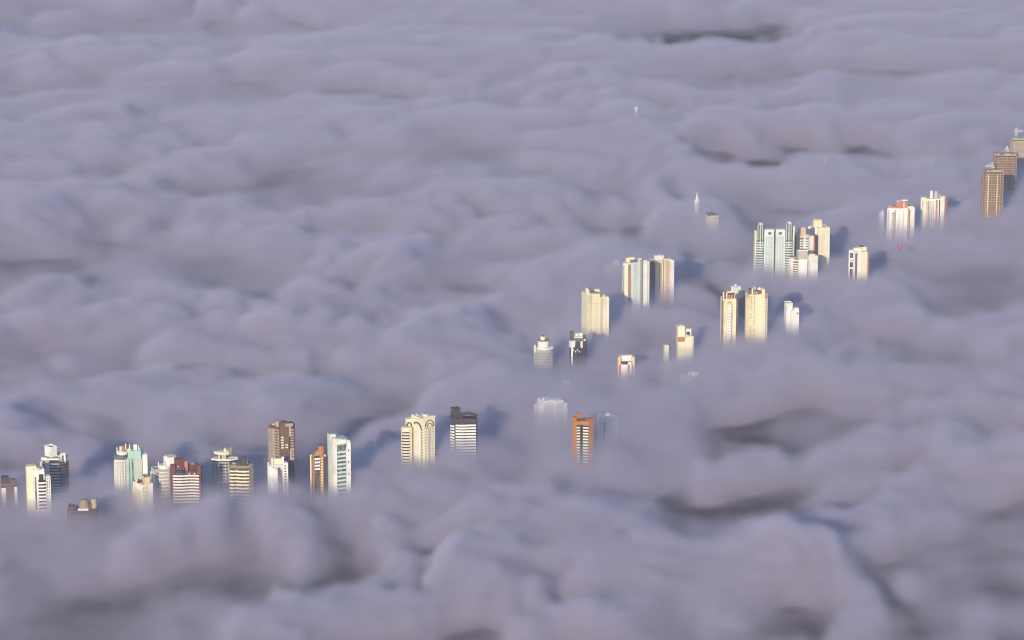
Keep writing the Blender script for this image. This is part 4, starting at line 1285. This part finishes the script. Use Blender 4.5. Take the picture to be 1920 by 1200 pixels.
t.slab((1762.5, 2.8), (1770.5, 5.8), 370, 430, M['white'], out=.5)
t.prism('shade_toned_wing', [(1770.5, 7), (1776, 11), (1775, 22), (1769, 22)], 370, M['brick'])
t.drum('water_tank', 1746.5, 12, 2.9, 358, M['white'], bot=377, n=14); t.drum('water_tank', 1755.5, 12, 4.2, 359, M['pale_concrete'], bot=374, n=16)
t.cbox('roof_house', 1762, 364, 4, 10, M['pale_concrete'], y=12); t.cbox('roof_house', 1740, 368, 5, 5, M['brick'], y=8)
t.prism('roof_slab', [(1763, 6), (1773, 8), (1773, 14), (1764, 14)], 368, M['peach'], bot=370)
t.done()


# 39-41 towers still being built
def shell(label, cx, fade, x0, x1, top, pitch, mat, poles, softness=None, dz=0, bright=True):
    t = Tower('unfinished_tower', label, cx, fade, cat='building site', group='unfinished towers at the right edge', yaw=10, softness=softness, dz=dz)
    dpt = (x1 - x0) * .8
    core = [(x0 + 2.5, 4), (x1 - 2.5, 4), (x1 - 2.5, dpt), (x0 + 2.5, dpt)]
    t.prism('core', core, top + 3, mat if mat is M['tan'] else M['brown'])
    zt = t.Z(top, 1); zb = t.Z(fade + 22, 1); ph = pitch * t.s / CP
    z = zt
    k = 0
    first = None
    while z > zb:
        if first is None:
            bm = bmesh.new()
            ring = [(x0, 1), (x1, 1), (x1, dpt + 2), (x0, dpt + 2)]
            lo = [bm.verts.new((*t.P(*p), -.55)) for p in ring]; hi = [bm.verts.new((*t.P(*p), 0)) for p in ring]
            bm.faces.new(lo); bm.faces.new(hi)
            for i in range(4): bm.faces.new((lo[i], lo[(i + 1) % 4], hi[(i + 1) % 4], hi[i]))
            first = t.link('floor_slab', bm, M['decking'] if mat is not M['tan'] else M['pale_concrete']); first.location.z = z
        else:
            c = first.copy(); C.objects.link(c); c.parent = t.root; c.location.z = z
        z -= ph; k += 1
    n = 7
    for i in range(n + 1):
        x = x0 + (x1 - x0) * i / n
        t.slab((x - .45, 1.2), (x + .45, 1.2), top + 1, fade + 22, M['decking'], name='lattice', out=.1, each=False)
    for i in range(5):
        y = 1 + dpt * i / 4
        t.slab((x1 - .2, y), (x1 - .2, y + 1), top + 1, fade + 22, mat, name='lattice', out=.1, each=False)
        t.slab((x0 + .2, y + 1), (x0 + .2, y), top + 1, fade + 22, mat, name='lattice', out=.1, each=False)
    for i, x in enumerate(poles):
        t.slab((x - .9, .4), (x + .9, .4), top + 6, fade + 2, M['plank'] if bright else mat, name='hoist_mast', out=.8)
    rr = random.Random(int(cx))
    bm = t.bucket('lattice', M['plank'])
    for i in range(46):                                     # formwork and props on the top and the edges
        x = rr.uniform(x0, x1 - 2); row = rr.choice([0, 0, 0, 0, 1, 2, 3, 5, 8]) if i < 26 else rr.randint(0, 16)
        p = t.P(x, 1); zz = zt - ph * row
        w, h = rr.uniform(.8, 4.5), rr.uniform(.25, .5) if row else rr.uniform(.4, 2.2)
        vs = bmesh.ops.create_cube(bm, size=1)['verts']
        for v in vs: v.co = Vector((p.x + v.co.x * w, p.y - .5 + v.co.y * .5 + (rr.random() * 5 if row == 0 else 0), zz + (v.co.z + .5) * h))
    t.done()
    return t


def crane(label, px, fade, top, jib_l, jib_r, y=0, mat='steel', small=False):
    t = Tower('tower_crane', label, px, fade, cat='crane', group='cranes over the unfinished towers', level=small, softness=50, dz=6, radius=30)
    z1 = t.Z(top, 0); s = t.s
    def lattice(name, a, b, w, n):
        bm = bmesh.new(); a, b = Vector(a), Vector(b); d = (b - a); L_ = d.length; d.normalize()
        u = d.cross(Vector((0, 1, 0))); u = u.normalized() if u.length > .1 else Vector((1, 0, 0)); v = d.cross(u).normalized()
        def bar(p, q, r=.16):
            e = (q - p).normalized(); m1 = e.orthogonal().normalized() * r; m2 = e.cross(m1).normalized() * r
            k0 = [bm.verts.new(p + m1 * c + m2 * s_) for c, s_ in ((1, 0), (0, 1), (-1, 0), (0, -1))]
            k1 = [bm.verts.new(q + m1 * c + m2 * s_) for c, s_ in ((1, 0), (0, 1), (-1, 0), (0, -1))]
            for i in range(4): bm.faces.new((k0[i], k0[(i + 1) % 4], k1[(i + 1) % 4], k1[i]))
        cs = [u * w / 2 + v * w / 2, u * w / 2 - v * w / 2, -u * w / 2 - v * w / 2, -u * w / 2 + v * w / 2]
        for c in cs: bar(a + c, b + c)
        for i in range(n):
            p, q = a + d * (L_ * i / n), a + d * (L_ * (i + 1) / n)
            for k in range(4): bar(p + cs[k], q + cs[(k + 1) % 4], .1)
        return t.link(name, bm, M[mat])
    lattice('mast', (0, 0, 0), (0, 0, z1), 1.7, int(z1 / 3))
    lattice('jib', (-jib_l * s, 0, z1), (jib_r * s, 0, z1 + .4), 1.3, 12)
    lattice('peak', (0, 0, z1), (0, 0, z1 + 4.0), .5, 2)
    if small:
        t.done(); return
    bm = bmesh.new(); bmesh.ops.create_cube(bm, size=1)
    for v in bm.verts: v.co = Vector((-jib_l * s * .9 + v.co.x * 1.6, v.co.y * 1.0, z1 - .6 + v.co.z * 1.3))
    t.link('counterweight', bm, M['pale_concrete'])
    bm = bmesh.new(); bmesh.ops.create_cube(bm, size=1)
    for v in bm.verts: v.co = Vector((1.4 + v.co.x * 1.2, -1 + v.co.y * 1.2, z1 - 1.4 + v.co.z * 1.6))
    t.link('cab', bm, M['white'])
    for x in (jib_r * .55, -jib_l * .7):
        lattice('tie_bar', (0, 0, z1 + 4.5), (x * s, 0, z1 + .7), .3, 1)
    return t


shell('unfinished brown tower of open floors with pale hoists, nearest at the right edge', 1860, 406, 1842, 1879, 323, 4.6, M['rebar'], (1851, 1868))
shell('unfinished pinkish tower of open floors, middle of the three at the right edge', 1884, 360, 1864, 1904, 292, 4.4, M['pinkcon'], (1893,), bright=False)
shell('unfinished hazy tan tower cut by the right edge of the view', 1910, 318, 1896, 1932, 262, 4.2, M['tan'], (), bright=False, softness=36)
crane('tower crane above the hazy tan unfinished tower', 1903, 312, 247, 3, 13)
crane('tower crane on the roof of the pinkish unfinished tower', 1886, 352, 281, 4, 3)
crane('tower crane with long arm beside the nearest unfinished tower', 1859, 372, 312, 13, 2)
crane('faint crane head poking from the fog left of the white tower pair', 1748, 312, 302, 3, 4, mat='pale_concrete', small=True)
crane('faint tiny crane head in fog above the big upper cluster', 1547, 308, 301, 3, 3, mat='pale_concrete', small=True)

# church spire
t = Tower('church', 'slender white church spire rising from the fog', 1307, 398, cat='church', group='', yaw=45, softness=60, dz=10, radius=40)
t.box('steeple', 1302.5, 1307, 1311.5, 379, M['ivory'], y0=0, yaw=45)
q = t.quad(1302, 1307, 1312, -.5, yaw=45)
t.prism('belfry_ledge', q, 376.5, M['white'], bot=379)
q = t.quad(1303.5, 1307, 1310.5, .8, yaw=45)
t.prism('spire', q, 361, M['white'], bot=376.5, taper=.06)
t.mast(1307, 357.5, 5, y=4)
t.box('nave', 1290, 1302, 1330, 396, M['pale_concrete'], y0=8, yaw=40)
t.done()

# low building right of the church
t = Tower('low_building', 'low cream walled building with dark roof in the fog beside the church', 1340, 412, cat='building', group='', yaw=20, softness=55, radius=34, dz=11)
q = t.box('wall', 1328, 1330, 1347, 405, M['ivory'], y0=0, depth=20)
t.prism('roof', [(1328, 2), (1346, 4), (1340, 26), (1322, 24)], 402.5, M['dark'], bot=405, taper=.8)
t.skin(q[0], q[1], 405, 425, cols(3, .5), 6, .4, M['ivory'], M['g_warm'])
t.done()

# water tower far away
t = Tower('water_tower', 'tiny white water tower with flared tank, far off in the fog', 1193, 213, cat='water tower', group='', yaw=20, softness=34, radius=34, dz=6)
t.drum('shaft', 1193, 3, 2.2, 210, M['white'], n=12)
t.prism('tank', [(1193 + 2.4 * math.cos(a), 3 + 2.4 * math.sin(a)) for a in [k * math.pi / 6 for k in range(12)]], 201, M['white'], bot=211, taper=1.9)
t.done()

# ghost slab left of the terracotta crowned tower
t = Tower(APT, 'faint sliver of a pale tower in fog, left of the terracotta crowned tower', 1655, 404, yaw=14, softness=140, dz=28, radius=40)
t.box('body', 1651, 1652, 1658, 398, M['white'], y0=2, depth=12); t.cbox('roof_house', 1655, 393, 3, 6, M['white'], y=5)
t.done()

# magenta balloon
t = Tower('balloon', 'small magenta balloon hovering over the fog below the two upper right towers', 1688, 486, cat='balloon', group='', level=False)
bm = bmesh.new(); bmesh.ops.create_icosphere(bm, subdivisions=3, radius=1)
zc = t.Z(462, 0)
for v in bm.verts:
    k = 1 if v.co.z > 0 else 1 - .45 * abs(v.co.z)
    v.co = Vector((v.co.x * 2.6 * k, v.co.y * 2.4 * k, zc + v.co.z * 3.3))
t.link('envelope', bm, M['magenta'])
bm = bmesh.new(); bmesh.ops.create_cube(bm, size=1)
for v in bm.verts: v.co = Vector((v.co.x * .9, v.co.y * .9, zc - 5.2 + v.co.z * .9))
t.link('basket', bm, M['ochre'])
bm = bmesh.new()
for a in range(4):
    x, y = (.4 if a % 2 else -.4), (.4 if a > 1 else -.4)
    p, q = Vector((x, y, zc - 4.8)), Vector((x * 2.6, y * 2.6, zc - 2.9))
    vs = [bm.verts.new(p + Vector(o)) for o in ((.05, 0, 0), (-.05, 0, 0), (0, .05, 0))] + [bm.verts.new(q + Vector(o)) for o in ((.05, 0, 0), (-.05, 0, 0), (0, .05, 0))]
    for f in ((0, 1, 4, 3), (1, 2, 5, 4), (2, 0, 3, 5)): bm.faces.new([vs[i] for i in f])
t.link('ropes', bm, M['dark'])
# ------------------------------------------------------------------ level the fog round the towers, then build bed and veil
wsum = np.zeros((NY, NX)); hsum = np.zeros((NY, NX)); smax = np.zeros((NY, NX)); ssum = np.zeros((NY, NX))
for px, fade, radius, softness, dz in SPOTS:
    x, y, s = on_level(px, fade, FOG_TOP)
    # the strip between the tower and the camera counts most, it is what hides the tower's foot
    d2 = ((GX - x) / radius) ** 2 + (np.where(GY < y, (GY - y) * 0.55, (GY - y) * 1.2) / radius) ** 2
    w = np.exp(-d2 / 1.6)
    ja, ia = int((y - 15 - FY0) / STEP), int((x - FX0) / STEP)
    wsum += w; hsum += w * (FOG_TOP + dz - 0.45 * relief[ja, ia]); smax = np.maximum(smax, w)
    if softness:
        ssum = ssum + w * (softness - ssum)
m = np.clip(smax * 1.25, 0, 1)
near = hsum / np.maximum(wsum, 1e-9)
height = height * (1 - m) + (near + 0.45 * relief) * m
soft = soft * (1 - 0.6 * m) + 21.0 * m
soft = soft + np.log1p(np.exp((ssum - soft) / 6.0)) * 6.0
soft = np.clip(soft, 7, 150)

BED_DEPTH = 31.0
kx_, ky_ = np.fft.rfftfreq(NX, STEP)[None, :], np.fft.fftfreq(NY, STEP)[:, None]
blur = np.fft.irfft2(np.fft.rfft2(height) * np.exp(-2 * (math.pi * 60.0) ** 2 * (kx_ ** 2 + ky_ ** 2)), s=(NY, NX))
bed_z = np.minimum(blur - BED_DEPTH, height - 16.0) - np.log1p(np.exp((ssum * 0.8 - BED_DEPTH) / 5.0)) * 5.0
idx = np.arange(NX * NY).reshape(NY, NX)
quads = np.stack([idx[:-1, :-1], idx[:-1, 1:], idx[1:, 1:], idx[1:, :-1]], -1).reshape(-1, 4)
me = bpy.data.meshes.new('opaque_fog_backing')  # opaque sheet added under the vapour, hides the buried tower feet
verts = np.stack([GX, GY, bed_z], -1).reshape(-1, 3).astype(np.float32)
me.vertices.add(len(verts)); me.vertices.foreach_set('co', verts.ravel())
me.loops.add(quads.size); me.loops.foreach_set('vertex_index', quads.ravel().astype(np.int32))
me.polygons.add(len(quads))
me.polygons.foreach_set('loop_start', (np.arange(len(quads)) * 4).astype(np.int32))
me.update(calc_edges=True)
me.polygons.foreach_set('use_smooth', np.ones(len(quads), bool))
for nm, arr in (('fog_height', height), ('fog_soft', soft)):
    at = me.attributes.new(nm, 'FLOAT', 'POINT')
    at.data.foreach_set('value', arr.astype(np.float32).ravel())
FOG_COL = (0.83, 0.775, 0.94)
bm_, n, l = new_mat('painted_fog_shade')
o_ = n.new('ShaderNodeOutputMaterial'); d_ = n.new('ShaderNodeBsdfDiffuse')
d_.inputs['Color'].default_value = (0.07, 0.042, 0.044, 1)  # dark brown paints the shade deep in the fog onto the sheet
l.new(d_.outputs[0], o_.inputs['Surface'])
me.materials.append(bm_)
bed = bpy.data.objects.new('opaque_fog_backing', me); C.objects.link(bed)
tag(bed, 'added opaque sheet under the fog, coloured dark as its shaded depths, hiding tower feet', 'fog', kind='stuff')

# veil: a density grid whose top follows the height map, roughened by 3D noise
vm, n, l = new_mat('fog_vapour')
o_ = n.new('ShaderNodeOutputMaterial'); pv = n.new('ShaderNodeVolumePrincipled')
pv.inputs['Color'].default_value = (*FOG_COL, 1)
pv.inputs['Density'].default_value = 0.12
pv.inputs['Anisotropy'].default_value = 0.02
l.new(pv.outputs['Volume'], o_.inputs['Volume'])

ng = bpy.data.node_groups.new('fog_grid', 'GeometryNodeTree')
ng.interface.new_socket('Geometry', in_out='OUTPUT', socket_type='NodeSocketGeometry')
N, L = ng.nodes, ng.links


def mnode(op, a, b=None, c=None, clamp=False):
    x = N.new('ShaderNodeMath'); x.operation = op; x.use_clamp = clamp
    for i, v in enumerate((a, b, c)):
        if v is None: continue
        if isinstance(v, (int, float)): x.inputs[i].default_value = v
        else: L.new(v, x.inputs[i])
    return x.outputs[0]


pos = N.new('GeometryNodeInputPosition')
sep = N.new('ShaderNodeSeparateXYZ'); L.new(pos.outputs[0], sep.inputs[0])
ixn = mnode('MINIMUM', mnode('MAXIMUM', mnode('FLOOR', mnode('DIVIDE', mnode('SUBTRACT', sep.outputs[0], FX0), STEP)), 0.0), float(NX - 1))
iyn = mnode('MINIMUM', mnode('MAXIMUM', mnode('FLOOR', mnode('DIVIDE', mnode('SUBTRACT', sep.outputs[1], FY0), STEP)), 0.0), float(NY - 1))
index = mnode('ADD', mnode('MULTIPLY', iyn, float(NX)), ixn)
oi = N.new('GeometryNodeObjectInfo'); oi.inputs['Object'].default_value = bed


def samp(name):
    a = N.new('GeometryNodeInputNamedAttribute'); a.data_type = 'FLOAT'; a.inputs['Name'].default_value = name
    si = N.new('GeometryNodeSampleIndex'); si.data_type = 'FLOAT'; si.domain = 'POINT'; si.clamp = True
    L.new(oi.outputs['Geometry'], si.inputs['Geometry'])
    L.new(a.outputs['Attribute'], si.inputs['Value'])
    L.new(index, si.inputs['Index'])
    return si.outputs['Value']


hh, ss = samp('fog_height'), samp('fog_soft')


def noise3(scale, detail, zs=1.6, dist=0.0):
    mp = N.new('ShaderNodeVectorMath'); mp.operation = 'MULTIPLY'; mp.inputs[1].default_value = (0.55, 1, zs)
    L.new(pos.outputs[0], mp.inputs[0])
    t = N.new('ShaderNodeTexNoise'); t.inputs['Scale'].default_value = scale; t.inputs['Detail'].default_value = detail
    t.inputs['Distortion'].default_value = dist
    L.new(mp.outputs[0], t.inputs['Vector'])
    return mnode('SUBTRACT', t.outputs[0], 0.5)


bump = mnode('ADD', mnode('MULTIPLY', noise3(1 / 105, 2, 1.3, 0.5), 26.0),
             mnode('ADD', mnode('MULTIPLY', noise3(1 / 38, 2, 1.1, 0.5), 24.0), mnode('MULTIPLY', noise3(1 / 19, 3, 1.0, 0.4), 20.0)))
far = mnode('DIVIDE', mnode('SUBTRACT', sep.outputs[1], 3500.0), 1300.0, clamp=True)
bump = mnode('MULTIPLY', bump, mnode('SUBTRACT', 1.0, mnode('MULTIPLY', far, 0.45)))
depth = mnode('ADD', mnode('SUBTRACT', hh, sep.outputs[2]), bump)
t = mnode('DIVIDE', depth, ss, clamp=True)
dens = mnode('POWER', t, 1.4)
wisp = mnode('ADD', mnode('MULTIPLY', noise3(1 / 42, 2, 1.6, 0.8), 1.9), 1.0)
dens = mnode('MAXIMUM', mnode('SUBTRACT', mnode('MULTIPLY', dens, wisp), 0.012), 0.0)
# nothing is needed under the bed
under = mnode('GREATER_THAN', mnode('SUBTRACT', hh, sep.outputs[2]), mnode('ADD', mnode('MAXIMUM', mnode('MULTIPLY', ss, 0.85), BED_DEPTH), 16.0))
dens = mnode('MULTIPLY', dens, mnode('SUBTRACT', 1.0, under))
vc = N.new('GeometryNodeVolumeCube')
L.new(dens, vc.inputs['Density'])
Z0, ZT = 6.0, 90.0
vc.inputs['Min'].default_value = (FX0, FY0, Z0)
vc.inputs['Max'].default_value = (FX1, FY1, ZT)
vc.inputs['Resolution X'].default_value = NX
vc.inputs['Resolution Y'].default_value = NY
vc.inputs['Resolution Z'].default_value = int((ZT - Z0) / 3)
sm = N.new('GeometryNodeSetMaterial'); sm.inputs['Material'].default_value = vm
L.new(vc.outputs['Volume'], sm.inputs['Geometry'])
go = N.new('NodeGroupOutput'); L.new(sm.outputs[0], go.inputs[0])
vme = bpy.data.meshes.new('fog')
vme.materials.append(vm)
veil = bpy.data.objects.new('fog', vme); C.objects.link(veil)
md = veil.modifiers.new('fog_grid', 'NODES'); md.node_group = ng
tag(veil, 'soft lilac grey sea of fog rolling between the towers up to the top of the view', 'fog', kind='stuff')

# ground under the fog
gmat, n, l = new_mat('dark_woodland_ground')
o_ = n.new('ShaderNodeOutputMaterial'); b_ = n.new('ShaderNodeBsdfDiffuse')
tx = n.new('ShaderNodeTexNoise'); tx.inputs['Scale'].default_value = 0.03; tx.inputs['Detail'].default_value = 8
ge = n.new('ShaderNodeNewGeometry'); l.new(ge.outputs['Position'], tx.inputs['Vector'])
cr = n.new('ShaderNodeValToRGB')
cr.color_ramp.elements[0].position = 0.38; cr.color_ramp.elements[0].color = (0.03, 0.018, 0.010, 1)
cr.color_ramp.elements[1].position = 0.62; cr.color_ramp.elements[1].color = (0.11, 0.065, 0.04, 1)
l.new(tx.outputs['Fac'], cr.inputs['Fac']); l.new(cr.outputs['Color'], b_.inputs['Color'])
l.new(b_.outputs[0], o_.inputs['Surface'])
gm = bpy.data.meshes.new('ground')
gm.from_pydata([(-40000, -10000, 0), (40000, -10000, 0), (40000, 45000, 0), (-40000, 45000, 0)], [], [(0, 1, 2, 3)])
gm.materials.append(gmat)
g = bpy.data.objects.new('ground', gm); C.objects.link(g)
tag(g, kind='structure')

# thin blue morning air round everything
hm, n, l = new_mat('morning_air')
o_ = n.new('ShaderNodeOutputMaterial'); pv = n.new('ShaderNodeVolumePrincipled')
pv.inputs['Color'].default_value = (0.56, 0.67, 1.0, 1)
pv.inputs['Density'].default_value = 5.5e-5
pv.inputs['Anisotropy'].default_value = 0.0
l.new(pv.outputs['Volume'], o_.inputs['Volume'])
bm = bmesh.new(); bmesh.ops.create_cube(bm, size=1)
for v in bm.verts:
    v.co = Vector((v.co.x * 84000, v.co.y * 60000 + 17500, -1 + (v.co.z + 0.5) * (CAM_H + 12)))
hme = bpy.data.meshes.new('haze'); bm.to_mesh(hme); bm.free(); hme.materials.append(hm)
hz = bpy.data.objects.new('haze', hme); C.objects.link(hz)
tag(hz, 'thin blue morning haze filling the air over the fog', 'haze', kind='stuff')
